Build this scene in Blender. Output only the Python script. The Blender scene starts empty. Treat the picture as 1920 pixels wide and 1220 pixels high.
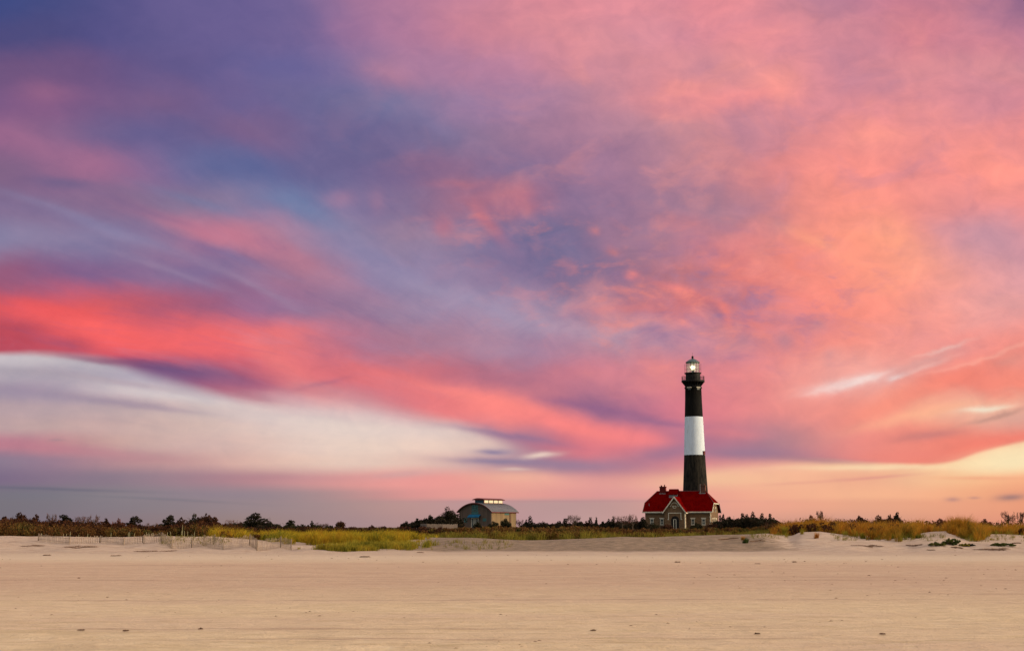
import bpy, math, random
import numpy as np
from math import sin, cos, tan, atan, radians as R, pi

S = bpy.context.scene
COL = S.collection

# ------------------------------------------------------------------ camera
F = 2442.0                       # focal length in photograph pixels (1920 wide)
HOR = 988.0                      # row of the true horizon
TH = atan((HOR - 610.0) / F)     # upward pitch
CZ = 1.6                         # eye height over the beach
cam_d = bpy.data.cameras.new("camera")
cam_d.sensor_width = 36.0
cam_d.lens = F / 1920.0 * 36.0
cam_d.clip_start = 0.1
cam_d.clip_end = 20000.0
cam = bpy.data.objects.new("camera", cam_d)
COL.objects.link(cam)
cam.location = (0, 0, CZ)
cam.rotation_euler = (pi / 2 + TH, 0, 0)
S.camera = cam

SUN_AZ = R(102.0)      # measured from +Y (view direction) towards +X
SUN_EL = R(11.0)
SUN_STRENGTH = 3.3
EXPOSURE = 0.0
OVERHEAD = 0.90  # strength of the unseen sky, brightened to light the sand

S.view_settings.view_transform = 'Standard'
S.view_settings.look = 'None'
S.view_settings.gamma = 1.0
S.view_settings.use_curve_mapping = False
S.view_settings.exposure = EXPOSURE
S.cycles.max_bounces = 6
S.cycles.transparent_max_bounces = 12

# ------------------------------------------------------------------ colour helpers
def lin1(c):
    return c / 12.92 if c <= 0.04045 else ((c + 0.055) / 1.055) ** 2.4
def hexc(h):
    h = h.lstrip('#')
    return tuple(lin1(int(h[i:i + 2], 16) / 255.0) for i in (0, 2, 4)) + (1.0,)

class NT:
    """short names for building node trees"""
    def __init__(s, tree):
        s.t = tree; s.n = tree.nodes; s.l = tree.links
    def new(s, ty, **kw):
        n = s.n.new(ty)
        for k, v in kw.items(): setattr(n, k, v)
        return n
    def put(s, sock, v):
        if isinstance(v, bpy.types.NodeSocket): s.l.new(v, sock)
        elif v is not None: sock.default_value = v
    def m(s, op, a=None, b=None, c=None, clamp=False):
        n = s.new('ShaderNodeMath', operation=op, use_clamp=clamp)
        for i, v in enumerate((a, b, c)):
            if v is not None: s.put(n.inputs[i], v)
        return n.outputs[0]
    def v(s, op, a=None, b=None, scale=None):
        n = s.new('ShaderNodeVectorMath', operation=op)
        if a is not None: s.put(n.inputs[0], a)
        if b is not None: s.put(n.inputs[1], b)
        if scale is not None: s.put(n.inputs['Scale'], scale)
        return n.outputs['Value'] if op in ('DOT_PRODUCT', 'LENGTH', 'DISTANCE') else n.outputs[0]
    def xyz(s, x, y, z):
        n = s.new('ShaderNodeCombineXYZ')
        for i, q in enumerate((x, y, z)): s.put(n.inputs[i], q)
        return n.outputs[0]
    def sep(s, a):
        n = s.new('ShaderNodeSeparateXYZ'); s.put(n.inputs[0], a); return n.outputs
    def mix(s, f, a, b, blend='MIX'):
        n = s.new('ShaderNodeMix', data_type='RGBA', blend_type=blend)
        s.put(n.inputs[0], f); s.put(n.inputs[6], a); s.put(n.inputs[7], b)
        return n.outputs[2]
    def ramp(s, f, stops, interp='LINEAR'):
        n = s.new('ShaderNodeValToRGB'); cr = n.color_ramp; cr.interpolation = interp
        while len(cr.elements) > 1: cr.elements.remove(cr.elements[-1])
        cr.elements[0].position = stops[0][0]; cr.elements[0].color = stops[0][1]
        for p, c in stops[1:]:
            e = cr.elements.new(p); e.color = c
        s.put(n.inputs[0], f)
        return n.outputs[0]
    def noise(s, vec, scale, detail=4, rough=0.5, dist=0.0, out='Fac'):
        n = s.new('ShaderNodeTexNoise')
        s.put(n.inputs['Vector'], vec); n.inputs['Scale'].default_value = scale
        n.inputs['Detail'].default_value = detail; n.inputs['Roughness'].default_value = rough
        n.inputs['Distortion'].default_value = dist
        return n.outputs[out]
    def smooth(s, x, a, b):
        n = s.new('ShaderNodeMapRange', interpolation_type='SMOOTHSTEP')
        s.put(n.inputs[0], x); n.inputs[1].default_value = a; n.inputs[2].default_value = b
        return n.outputs[0]

# ------------------------------------------------------------------ sky (world)
W = bpy.data.worlds.new("World"); S.world = W; W.use_nodes = True
t = NT(W.node_tree); t.n.clear()
tc = t.new('ShaderNodeTexCoord')
D = t.v('NORMALIZE', tc.outputs['Generated'])
dx, dy, dz = t.sep(D)
az = t.m('ARCTAN2', dx, dy)
azc = t.m('MINIMUM', t.m('MAXIMUM', az, -1.2), 1.2)
hyp = t.m('SQRT', t.m('ADD', t.m('MULTIPLY', dx, dx), t.m('MULTIPLY', dy, dy)))
tel = t.m('DIVIDE', t.m('DIVIDE', dz, t.m('MAXIMUM', hyp, 0.05)), t.m('COSINE', azc))   # rise over run along great circles
den = t.m('MULTIPLY_ADD', tel, sin(TH), cos(TH))
den = t.m('MAXIMUM', den, 0.2)
U0 = t.m('MULTIPLY_ADD', t.m('DIVIDE', t.m('TANGENT', azc), den), F, 960.0)
V0 = t.m('MULTIPLY_ADD', t.m('DIVIDE', t.m('SUBTRACT', t.m('MULTIPLY', tel, cos(TH)), sin(TH)), den), -F, 610.0)

# cloud flow: streaks run out of one vanishing point low over the horizon
fu = t.m('SUBTRACT', U0, 1330.0); fv = t.m('SUBTRACT', 905.0, V0)
ang = t.m('ARCTAN2', fu, fv)
rad = t.m('SQRT', t.m('ADD', t.m('MULTIPLY', fu, fu), t.m('MULTIPLY', fv, fv)))
lr = t.m('LOGARITHM', t.m('ADD', rad, 60.0), math.e)
flow = t.xyz(t.m('MULTIPLY', ang, 4.5), t.m('MULTIPLY', lr, 1.6), 0.0)
n1 = t.noise(flow, 1.6, 6, 0.55, out='Color')
flow2 = t.xyz(t.m('MULTIPLY', ang, 16.0), t.m('MULTIPLY', lr, 3.0), 3.0)
n2 = t.noise(flow2, 1.3, 6, 0.6, out='Color')
iso = t.xyz(t.m('MULTIPLY', U0, 1 / 230.0), t.m('MULTIPLY', V0, 1 / 150.0), 7.0)
n3 = t.noise(iso, 1.0, 8, 0.56, 0.4, out='Color')
def cen(n): return t.v('SUBTRACT', n, (0.5, 0.5, 0.5))
# blotchy cloud to the upper right, smooth streaks elsewhere; calm near the horizon
calm = t.smooth(V0, 960.0, 780.0)
blot = t.m('MULTIPLY', t.smooth(U0, 350.0, 1300.0), t.smooth(V0, 860.0, 560.0))
far = t.smooth(rad, 260.0, 800.0)
near = t.smooth(rad, 60.0, 420.0)
nblot = t.m('MULTIPLY_ADD', blot, -0.92, 1.0)
stk = t.m('MULTIPLY', far, nblot)
wv = t.v('ADD', t.v('SCALE', t.v('MULTIPLY', cen(n1), (84.0, 40.0, 0.0)), scale=t.m('MULTIPLY', near, t.m('MULTIPLY_ADD', blot, -0.6, 1.0))), t.v('SCALE', t.v('MULTIPLY', cen(n2), (60.0, 34.0, 0.0)), scale=stk))
wv = t.v('ADD', wv, t.v('SCALE', t.v('MULTIPLY', cen(n3), (170.0, 125.0, 0.0)), scale=t.m('MULTIPLY_ADD', blot, 0.65, 0.35)))
wv = t.v('SCALE', wv, scale=t.m('MULTIPLY_ADD', calm, 0.9, 0.1))
base = t.xyz(U0, V0, 1.0)
UVg = t.v('ADD', base, wv)
UVb = t.v('ADD', base, t.v('SCALE', wv, scale=0.55))
Ug, Vg, _ = t.sep(UVg)

CX = [i * 96 for i in range(21)]
def grid(rows, u, v):
    pos = t.m('MULTIPLY', u, 1 / 1920.0, clamp=True)
    out = None; prev = None
    for y, txt in rows:
        cs = txt.split()
        st = [(min(1.0, i / 20.0), hexc(c)) for i, c in enumerate(cs)]
        c = t.ramp(pos, st, 'B_SPLINE')
        if out is None: out = c
        else: out = t.mix(t.smooth(v, prev, y), out, c)
        prev = y
    return out
UP = [
(0,  '3c4a86 464c84 53518a 635a92 695f96 675c94 75669a a0749c b37a9c c0809c d58898 de8a98 e08f9c d8889a e88b95 e08c98 b07c96 c88098 c87a8e c48098 8a648c'),
(64, '4c4a80 4c4c82 54508a 625a90 665c94 6c6096 6c6298 a0749e b07a9e c27e98 d88a98 dc8c98 dc909c d48c9e e48c98 e88e98 d28898 cc8496 d07c8e d08596 c07c98'),
(128,'6e5482 705482 6a5486 5e568c 62588e 68629a 67629a 80709e ac7ca0 ac7ca0 be82a0 d08898 cc8a9c de8e98 d08c98 ee9494 d48898 c88498 dc8c94 d88c9a c48698'),
(192,'765888 8a5c88 735a8a 7a5e8a 705c8c 6a6096 6c6898 6e6e9c 78739e 9a7ca2 a07ca4 b4829c c4889a e08a92 ea9094 f09096 d08898 e48c94 e48e94 d88a98 cc8496'),
(256,'94648e 8a648c 6c6090 665e92 6a5e8e 80608c 6a6494 6c6494 746a96 7c7098 9c7898 aa7c9a b4829a c08898 d08890 d88a92 dc8890 f8928c ee908e f09090 ee8e8e'),
(320,'806488 8a668e a46c90 7c6898 666a9a 5c6498 6e6492 6a6494 806690 906a8c 80709a 8c6c90 9c7496 b48094 b88090 dc8288 f08c8a fc9288 e48a8c fc908a fa968c'),
(384,'7c6a92 846c92 8a6c90 7a6c92 8a7a9c 8078a2 6678a6 84709a 7a7098 a06c88 b87084 786c96 8c7094 9c7894 b08090 cc8088 f48a82 fe9488 e88a86 dc8c94 f08e8e'),
(448,'8680a6 9080a4 7c78a2 947a9c b87490 b87c96 a07e9c 8c80a6 947e9c 8e7ca0 786e98 706a92 9c7490 a4788e ee8484 d88080 fa9080 ff9a80 fc9484 cc90a0 dc94a0'),
(512,'96587a 85608c 886490 8a7098 7c6a98 8c6a90 b07890 8c80a8 8e84aa 9680a2 7c6c96 746c92 a07490 b07484 d87878 e87c74 f68a80 fc9682 fea288 e69a9c e0a0a8'),
(576,'cc4e5c ea5458 d8585f b85a74 9c5c7c 986a94 987094 9c7898 9c88a8 9c8cae a890ae 9e88a6 ac7890 d07478 c06c78 c07888 f48480 fc9080 f89a90 e8a0a0 e8a0a0'),
(640,'b84458 cc4c5c ec5860 e45a62 ee6468 ec6a70 e87478 a87090 ac7890 a8809c a888a4 a880a0 c08c9c b8809c b88098 dc8488 f48a80 f49488 e89898 f49088 f4948a'),
(704,'b84860 b04c64 944a70 745080 8a5078 b8607a cc6878 d86c78 dc7078 bc6c80 b07088 c8788c d08090 dc8088 e08088 ec8a8a ee9c94 f0a8a0 ee8c80 f08474 f48a78'),
(768,'8a4870 845078 7c4c78 7c5480 a86078 c46c80 d07484 cc7080 d87480 f48080 fc8a82 9c688a a06c8c d8788c dc7c88 ea8a88 ec9088 f49080 f8a88c f0b09c d8a094'),
(832,'8a4870 845078 7c4c78 7c5480 985c7c a86480 b87888 b88090 b08898 a88098 9c7c98 d07080 ec7c84 a07090 c8788c 987c90 d88888 f08a80 f08878 ee7c6c f08070'),
(880,'8a4870 845078 7c4c78 7c5480 985c7c a86480 b87888 b88090 b08898 a88098 a4849a b07c94 c07c90 d88890 e08488 e08888 e08888 f08a80 f08878 ee7c6c f08070')]
LO = [
(672,'c8c0c8 c4bcc4 b8b0bc c4bcc8 d4ccd0 d8d0d4 d8d0d4 d8d0d4 d8d0d4 d8d0d4 d8d0d4 e0d0cc e8d0c4 f0d0b8 f8d8b8 f8d8b8 f8d8b8 f8d8b8 f8d8b8 f8d8b8 f8d8b8'),
(704,'b0a6b4 aea2b2 b4aab8 b8b0c0 d0c8d0 d8d0d4 d8d0d4 d8d0d4 d8d0d4 d8d0d4 d8d0d4 e0d0cc e8d0c4 f0d0b8 f8d8b8 f8d8b8 f8d8b8 f8d8b8 f8d8b8 f8d8b8 f8d8b8'),
(736,'a092a6 a898ac c4b8c0 d4c8cc d8d0d2 dcd0d2 dcced0 dccccc d8c8cc d8c8cc d8c8cc e0d0cc e8d0c4 f0d0b8 f8d8b8 f8d8b8 f8d8b8 f8d8b8 f8d8b8 f8d8b8 f8d8b8'),
(768,'b8a0a8 bca4aa c0a8ac c8b0b0 d0bcba dccac6 e0cccc dcc8c8 d8c0c4 e0ccc8 dcc8c8 e0c8c0 ecccc0 f4ccb4 f8d8b8 fbe0b8 fbe0b8 fbe0b8 fbe0b8 fbe0b8 fbe0b8'),
(800,'bca0a4 c0a4a4 c8a8a8 ccb0ac d4b8b2 e0c6c0 e4d0c8 e6d2ca e4cec8 dcc8c4 c8a8b0 d8b8b4 ecc4b4 f4c4ac f8d0b0 fcd8b0 fcdcb4 fcdcb4 fcdcb4 fce0b4 fbe0b4'),
(832,'b87c90 c08490 c4a09c ccaca8 d4b4b0 dcbcb4 e4ccc4 e8d0c4 ecd0c4 e8ccc0 d0b0b0 d0a8a8 ecb8a8 f4c0a0 f8cca8 fcd4ac fcd8b0 fcd8b0 fcd8b0 fce0b4 fbdcb0'),
(864,'8c7c94 987c94 b08894 c09498 c8a0a0 e0b8ae e4c4b8 e8ccc0 e8c4b8 dcb4b0 b890a0 a88098 b88898 d89898 e8a8a0 f8b49c fcc8a0 fcd0a8 fcd4a8 fce0b0 fce4b8'),
(896,'7c6c8c 8c7890 8c7c90 9c8494 a88494 b88894 c8949c e09c9c ee9c9c ec9c98 f0b8a0 f0a8a0 f0a8a0 f8c0a0 f8c4a0 f8bc9c f8b898 f0ac90 f8c49c fcbc8c fcb088'),
(928,'7c7888 7c7a8a 8c8490 908694 988898 9a8a98 a89098 c09498 e0989a eca09c eca49c e49c9c e09ca0 eea8a0 f4a898 f8b498 fab898 fbba96 fcb894 f8b088 f0a080'),
(944,'7c7886 807a88 8a8290 8e8490 968894 9e8c96 a69098 b49498 c49a9a c49aa0 c09aa0 c09ca0 c49c9e dca4a0 f0a898 f4ac98 f2ac92 eeac90 f0aa8c f4a888 f0a080'),
(985,'7c7684 84788a 8c7c88 907e88 988488 a08888 a48c94 ac9098 b89496 bc9498 c098a0 c4a0a4 c8a0a0 d0a0a0 e0a098 dca090 d49c90 d8a090 e09c84 e89c84 e89880')]
cu = grid(UP, Ug, Vg)
clow_v = t.m('ADD', V0, t.m('MULTIPLY', t.m('SUBTRACT', Vg, V0), 0.45))
cl = grid(LO, U0, clow_v)
fc = t.new('ShaderNodeFloatCurve')
pts = [(0,662),(100,664),(200,675),(300,711),(400,738),(460,747),(530,750),(610,752),(700,764),(800,784),(880,800),(940,824),(980,850),(1060,880),(1150,894),(1250,890),(1340,872),(1440,866),(1540,864),(1640,868),(1720,870),(1780,866),(1840,846),(1920,826)]
cv = fc.mapping.curves[0]
cv.points[0].location = (0, pts[0][1] / 1220); cv.points[1].location = (1, pts[-1][1] / 1220)
for x, y in pts[1:-1]: cv.points.new(x / 1920, y / 1220)
fc.mapping.update()
t.put(fc.inputs[1], t.m('MULTIPLY', U0, 1 / 1920.0, clamp=True))
Vc = t.m('ADD', V0, t.m('MULTIPLY', t.m('SUBTRACT', Vg, V0), 0.16))
dV = t.m('SUBTRACT', Vc, t.m('MULTIPLY', fc.outputs[0], 1220.0))
soft = t.ramp(t.m('MULTIPLY', U0, 1 / 1920.0, clamp=True), [(0, (8/60,)*3+(1,)), (0.10, (14/60,)*3+(1,)), (0.17, (22/60,)*3+(1,)), (0.22, (14/60,)*3+(1,)), (0.29, (44/60,)*3+(1,)), (0.36, (34/60,)*3+(1,)), (0.46, (16/60,)*3+(1,)), (0.55, (36/60,)*3+(1,)), (0.7, (20/60,)*3+(1,)), (0.85, (5/60,)*3+(1,)), (1, (5/60,)*3+(1,))])
sw = t.m('MULTIPLY', soft, 60.0)
q = t.m('MULTIPLY_ADD', t.m('DIVIDE', dV, sw), 0.5, 0.5, clamp=True)
lowmask = t.smooth(q, 0.0, 1.0)
c = t.mix(lowmask, cu, cl)

BL = [  # x, y, rx, ry, tilt (down to the right), colour, opacity
(1620,475,170,80,38,'ff9a80',.5),(1870,465,120,44,8,'cc94a4',.5),(1220,375,180,66,12,'9c7898',.45),(1550,565,130,64,20,'fa8c7c',.4),
(1895,350,90,66,0,'fc988c',.4),(1060,480,130,40,14,'746e98',.4),(1420,505,60,24,10,'c87884',.4),(1130,330,60,30,10,'a87c9c',.35),
(92,172,45,18,5,'a0688c',.4),(110,285,170,26,18,'a86d92',.45),(125,345,60,11,8,'645e8a',.6),(450,315,120,34,15,'5a679c',.5),
(200,425,170,10,20,'8c8ab2',.45),(400,440,140,15,17,'cc7890',.6),(640,374,26,16,0,'b07e9c',.42),(710,376,15,22,-10,'a87a98',.35),(560,190,60,20,25,'6c6494',.3),(300,150,60,20,20,'786090',.35),(700,290,70,24,20,'62608e',.4),(480,245,50,16,25,'7c648e',.35),(820,230,60,16,25,'7a74a0',.35),(330,230,70,14,22,'605c90',.35),(250,390,120,8,18,'7c6690',.45),(90,400,120,9,12,'7c6e98',.4),(380,385,90,9,18,'6c7ca8',.35),(300,500,140,7,20,'9c86a8',.4),(480,540,120,7,24,'9a82a2',.4),(420,480,110,9,18,'70689a',.45),
(590,405,90,26,22,'6a84b0',.45),(735,140,52,20,15,'ba809c',.5),(835,425,20,18,0,'c87484',.5),(915,420,46,12,48,'c46f80',.55),
(870,345,50,8,0,'b87084',.4),(975,385,24,18,20,'c07082',.55),(1118,435,11,7,0,'cc7c84',.55),(1155,467,14,7,10,'d07c80',.55),
(1460,165,34,36,0,'fc9a90',.6),(1390,185,64,15,-15,'f69090',.6),(1395,235,36,32,0,'bc8296',.5),(1340,130,36,22,0,'cc889c',.5),
(1315,330,30,24,0,'a87c98',.55),(1850,300,70,50,0,'ff9688',.4),(1690,450,64,30,30,'ffa480',.5),(1520,455,64,11,25,'ffa080',.55),
(1455,425,26,20,0,'b07e90',.5),(1850,452,64,38,0,'c494a6',.5),(1640,120,60,14,-12,'e08c94',.4),(1660,250,70,9,-8,'ff9a8e',.4),
(1352,590,11,30,-18,'ff8270',.7),(1410,602,54,15,15,'f28078',.5),(1190,585,76,10,2,'dc7c80',.5),(1185,517,15,8,10,'f28484',.6),
(1262,538,36,9,15,'ee8080',.6),(1335,602,22,24,0,'a4708c',.5),(1240,627,64,9,3,'94789c',.5),(1380,640,30,14,0,'ac7c90',.4),
(1470,642,13,14,0,'ac8698',.4),(1560,676,11,17,0,'be909c',.35),(1535,612,12,12,0,'b48898',.35),(1290,410,60,16,10,'c87c88',.4),
(1100,622,150,18,12,'b29ab2',.5),(870,560,150,14,18,'a296b6',.45),(670,470,120,22,15,'8886b0',.4),(560,500,120,14,20,'b87a92',.4),
(190,615,115,23,12,'ff605e',.8),(90,580,110,17,6,'f05458',.6),(20,612,54,9,4,'b44458',.5),(115,644,50,10,4,'b04a60',.55),
(400,652,125,23,15,'f06268',.6),(540,690,74,27,32,'f07a7c',.7),(330,694,125,9,9,'68487a',.8),(200,674,100,6,6,'8a4e70',.5),(440,716,60,8,10,'9a5478',.5),
(950,760,175,17,13,'ff8680',.8),(1080,800,135,15,12,'fc8280',.8),(760,735,115,17,14,'e87478',.6),(1200,822,70,14,15,'f68084',.55),
(1120,765,105,9,10,'90628c',.7),(1220,790,74,7,8,'96688e',.6),(945,813,105,7,9,'8a7096',.6),(600,722,42,5,-14,'a46280',.5),
(1012,853,30,5,-7,'ecd0c4',.9),(925,843,32,6,3,'8e80a2',.8),(935,862,84,6,3,'9080a0',.8),(1070,872,115,12,2,'98809e',.6),(968,878,26,3,2,'e0c4bc',.6),
(1245,850,64,14,-12,'9a7494',.6),(1400,851,125,13,2,'947896',.7),(1530,862,84,6,4,'a67c8c',.5),(1370,815,60,10,5,'ec8488',.4),
(750,888,54,7,-5,'cca6a8',.5),(800,906,210,9,0,'f09e9c',.5),(80,915,150,3,2,'66687e',.5),(300,935,130,2.5,3,'7a7888',.4),
(210,755,170,8,6,'8c7c98',.65),(60,742,90,15,4,'a090a8',.5),(100,840,170,10,5,'bc7c8e',.6),(500,776,150,14,8,'d8cccc',.4),(640,735,90,12,8,'c88894',.45),(470,742,60,9,14,'b4687c',.5),(60,700,110,8,5,'a89eac',.5),(250,722,120,6,8,'b4a2ae',.5),(330,760,200,8,5,'ccb4b6',.35),(620,775,160,8,6,'dcc4c4',.35),(110,826,12,2.5,0,'9c8690',.4),
(1000,939,260,2,0,'b8909a',.4),(1620,712,120,22,-14,'f0a8a0',.5),(1590,722,60,10,-12,'f2d4d0',.8),(1620,716,40,5,-18,'f6e0dc',.6),(1560,730,40,4,-16,'f4ccc8',.6),(1682,708,14,4,-15,'f8dcd8',.8),(1722,694,52,4,-25,'f4bcb4',.6),(1850,664,95,4,-18,'fcb0a0',.7),
(1765,654,42,3.5,-22,'f0c0b8',.6),(1730,681,52,8,-27,'d4a09e',.6),(1800,702,125,19,-22,'f07e6e',.7),(1700,742,100,14,-22,'fa8c78',.4),(1885,672,40,13,-10,'d49088',.5),
(1740,776,115,12,-12,'fcb490',.7),(1850,764,70,12,-12,'f6bca0',.5),(1848,762,38,5,-10,'f6e4cc',.85),(1872,774,62,5,-17,'c09084',.7),(1740,818,62,9,-8,'c87c7a',.7),(1845,836,115,11,-14,'f27a6a',.7),
(1700,856,95,9,0,'f08478',.5),(1885,866,84,20,-8,'fee8bc',.7),(1650,877,140,4,0,'fee0b8',.6),(1632,896,72,3,-4,'e49c8e',.7),(1840,896,72,3.5,0,'f4aa86',.6),
(1896,932,26,6,-4,'b08480',.9),(1787,936,13,4,0,'c4908a',.7),(1828,933,10,2.5,0,'c8928a',.6),(1500,905,70,3,-3,'eca894',.5)]
for x, y, rx, ry, rot, col, op in BL:
    a = R(rot); ca, sa = cos(a), sin(a)
    d1 = t.v('DOT_PRODUCT', UVb, (ca / rx, sa / rx, -(x * ca + y * sa) / rx))
    d2 = t.v('DOT_PRODUCT', UVb, (-sa / ry, ca / ry, (x * sa - y * ca) / ry))
    qq = t.m('MULTIPLY_ADD', d1, d1, t.m('MULTIPLY', d2, d2))
    msk = t.m('MULTIPLY', t.m('POWER', 0.42, qq), min(1.0, op * 1.1))
    c = t.mix(msk, c, hexc(col))
# ragged lit flecks and grey gaps where the cloud breaks up
pn = t.noise(t.xyz(t.m('MULTIPLY', U0, 1 / 85.0), t.m('MULTIPLY', V0, 1 / 44.0), 21.0), 1.0, 8, 0.58, 0.25)
pm = t.noise(t.xyz(t.m('MULTIPLY', U0, 1 / 150.0), t.m('MULTIPLY', V0, 1 / 95.0), 5.0), 1.0, 5, 0.55, 0.5)
def region(x, y, rx, ry):
    e = t.m('MULTIPLY_ADD', t.m('MULTIPLY', U0, 1 / rx), 1.0, -x / rx); f = t.m('MULTIPLY_ADD', t.m('MULTIPLY', V0, 1 / ry), 1.0, -y / ry)
    return t.m('POWER', 0.4, t.m('MULTIPLY_ADD', e, e, t.m('MULTIPLY', f, f)))
r1 = t.m('MAXIMUM', region(1330, 560, 300, 120), t.m('MULTIPLY', region(980, 420, 170, 70), 0.5))
r2 = t.m('MAXIMUM', t.m('MULTIPLY', region(1450, 250, 520, 230), 0.75), r1)
c = t.mix(t.m('MULTIPLY', t.m('MULTIPLY', t.smooth(pn, 0.50, 0.70), r1), 0.55), c, hexc('fb8a78'))
c = t.mix(t.m('MULTIPLY', t.m('MULTIPLY', t.smooth(pn, 0.50, 0.32), r1), 0.6), c, hexc('98749a'))
c = t.mix(t.m('MULTIPLY', t.m('MULTIPLY', t.smooth(pm, 0.50, 0.70), r2), 0.45), c, hexc('ff9c8e'))
c = t.mix(t.m('MULTIPLY', t.m('MULTIPLY', t.smooth(pm, 0.50, 0.32), r2), 0.5), c, hexc('b4809c'))
# thin combed streaks across the left of the sky
sa = t.noise(t.xyz(t.m('MULTIPLY', ang, 13.0), t.m('MULTIPLY', lr, 3.0), 31.0), 1.0, 6, 0.6, 0.5)
sm = t.m('MULTIPLY', t.m('MULTIPLY', far, t.smooth(U0, 1250.0, 700.0)), t.m('MULTIPLY', t.smooth(V0, 900.0, 600.0), t.smooth(V0, 170.0, 520.0)))
c = t.mix(t.m('MULTIPLY', t.m('MULTIPLY', t.smooth(sa, 0.50, 0.68), sm), 0.17), c, hexc('a890b4'))
c = t.mix(t.m('MULTIPLY', t.m('MULTIPLY', t.smooth(sa, 0.48, 0.32), sm), 0.17), c, hexc('5a5a90'))
# fine streaks and mottling of the cloud itself
fine = t.noise(t.xyz(t.m('MULTIPLY', ang, 34.0), t.m('MULTIPLY', lr, 5.0), 9.0), 1.0, 5, 0.62)
mott = t.noise(t.xyz(t.m('MULTIPLY', U0, 1 / 60.0), t.m('MULTIPLY', V0, 1 / 42.0), 2.0), 1.0, 6, 0.6, 0.5)
amp = t.m('MULTIPLY', t.m('MULTIPLY_ADD', calm, 0.8, 0.2), 1.0)
vv = t.m('ADD', t.m('MULTIPLY', t.m('SUBTRACT', fine, 0.5), t.m('MULTIPLY', t.m('MULTIPLY', stk, t.smooth(V0, 60.0, 420.0)), 0.22)), t.m('MULTIPLY', t.m('SUBTRACT', mott, 0.5), t.m('MULTIPLY_ADD', blot, 0.28, 0.28)))
vv = t.m('MULTIPLY_ADD', vv, amp, 1.0)
warm = t.xyz(vv, t.m('MULTIPLY_ADD', vv, 0.75, 0.25), t.m('MULTIPLY_ADD', vv, 0.45, 0.55))
c = t.v('MULTIPLY', c, warm)
hs = t.new('ShaderNodeHueSaturation'); hs.inputs['Saturation'].default_value = 0.93; hs.inputs['Value'].default_value = 1.0
hs.inputs['Saturation'].default_value = 0.97
t.put(hs.inputs['Color'], c); c = t.v('MULTIPLY', hs.outputs[0], t.mix(t.smooth(V0, 820.0, 960.0), (1.0, 0.98, 0.95, 1), (0.93, 0.90, 0.83, 1)))
# the unseen rest of the sky dome: peach brightness added overhead to light the sand
sky = t.new('ShaderNodeTexSky', sky_type='NISHITA', sun_disc=False, sun_elevation=SUN_EL, sun_rotation=SUN_AZ,
            altitude=0.0, air_density=1.0, dust_density=2.0, ozone_density=1.0)
sdot = t.m('ADD', t.m('MULTIPLY', dx, sin(SUN_AZ)), t.m('MULTIPLY', dy, cos(SUN_AZ)))
low = t.mix(t.smooth(sdot, 0.25, 1.0), (0.24, 0.29, 0.36, 1), (0.95, 0.60, 0.36, 1))
topc = t.mix(t.smooth(dz, 0.55, 1.0), (0.88, 0.72, 0.66, 1), (1.15, 0.98, 0.86, 1))
pale = t.mix(t.smooth(dz, 0.22, 0.62), low, topc)
cn = t.noise(t.v('MULTIPLY', D, (3.0, 3.0, 7.0)), 1.0, 6, 0.6)
pale = t.v('SCALE', pale, scale=t.m('MULTIPLY_ADD', cn, 0.7, 0.65))
pale = t.v('SCALE', pale, scale=OVERHEAD)
rest = t.v('ADD', t.v('SCALE', sky.outputs[0], scale=0.08), pale)
side = t.smooth(t.m('ABSOLUTE', az), 0.50, 1.1)
high = t.smooth(tel, 0.46, 0.95)
rm = t.m('MAXIMUM', side, high)
c = t.mix(rm, c, rest)
bg = t.new('ShaderNodeBackground')
t.put(bg.inputs[0], t.v('SCALE', c, scale=10.0)); bg.inputs[1].default_value = 0.1
wo = t.new('ShaderNodeOutputWorld'); t.l.new(bg.outputs[0], wo.inputs[0])
W.cycles.sampling_method = 'MANUAL'; W.cycles.sample_map_resolution = 512

sd = bpy.data.lights.new("sun", 'SUN'); sd.energy = SUN_STRENGTH; sd.angle = R(1.5); sd.color = (1.0, 0.80, 0.58)
so = bpy.data.objects.new("sun", sd); COL.objects.link(so)
so.rotation_euler = (pi / 2 - SUN_EL, 0, pi - SUN_AZ)   # shines from azimuth SUN_AZ

# ------------------------------------------------------------------ geometry helpers
rng = np.random.default_rng(7)
random.seed(7)

def ray(px, py, Y):
    """world point at distance Y that is seen at photograph pixel (px, py)"""
    tt = (610.0 - py) / F
    z = Y * (tt * cos(TH) + sin(TH)) / (cos(TH) - tt * sin(TH))
    x = (px - 960.0) / F * (Y * cos(TH) + z * sin(TH))
    return x, Y, z + CZ

def tagp(o, label=None, cat=None, group=None, kind=None):
    if label: o['label'] = label
    if cat: o['category'] = cat
    if group: o['group'] = group
    if kind: o['kind'] = kind
    return o

def empty(name, loc, rz=0.0, label=None, cat=None, group=None):
    o = bpy.data.objects.new(name, None); COL.objects.link(o)
    o.location = loc; o.rotation_euler = (0, 0, rz); o.empty_display_size = 0.5
    return tagp(o, label, cat, group)

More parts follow.
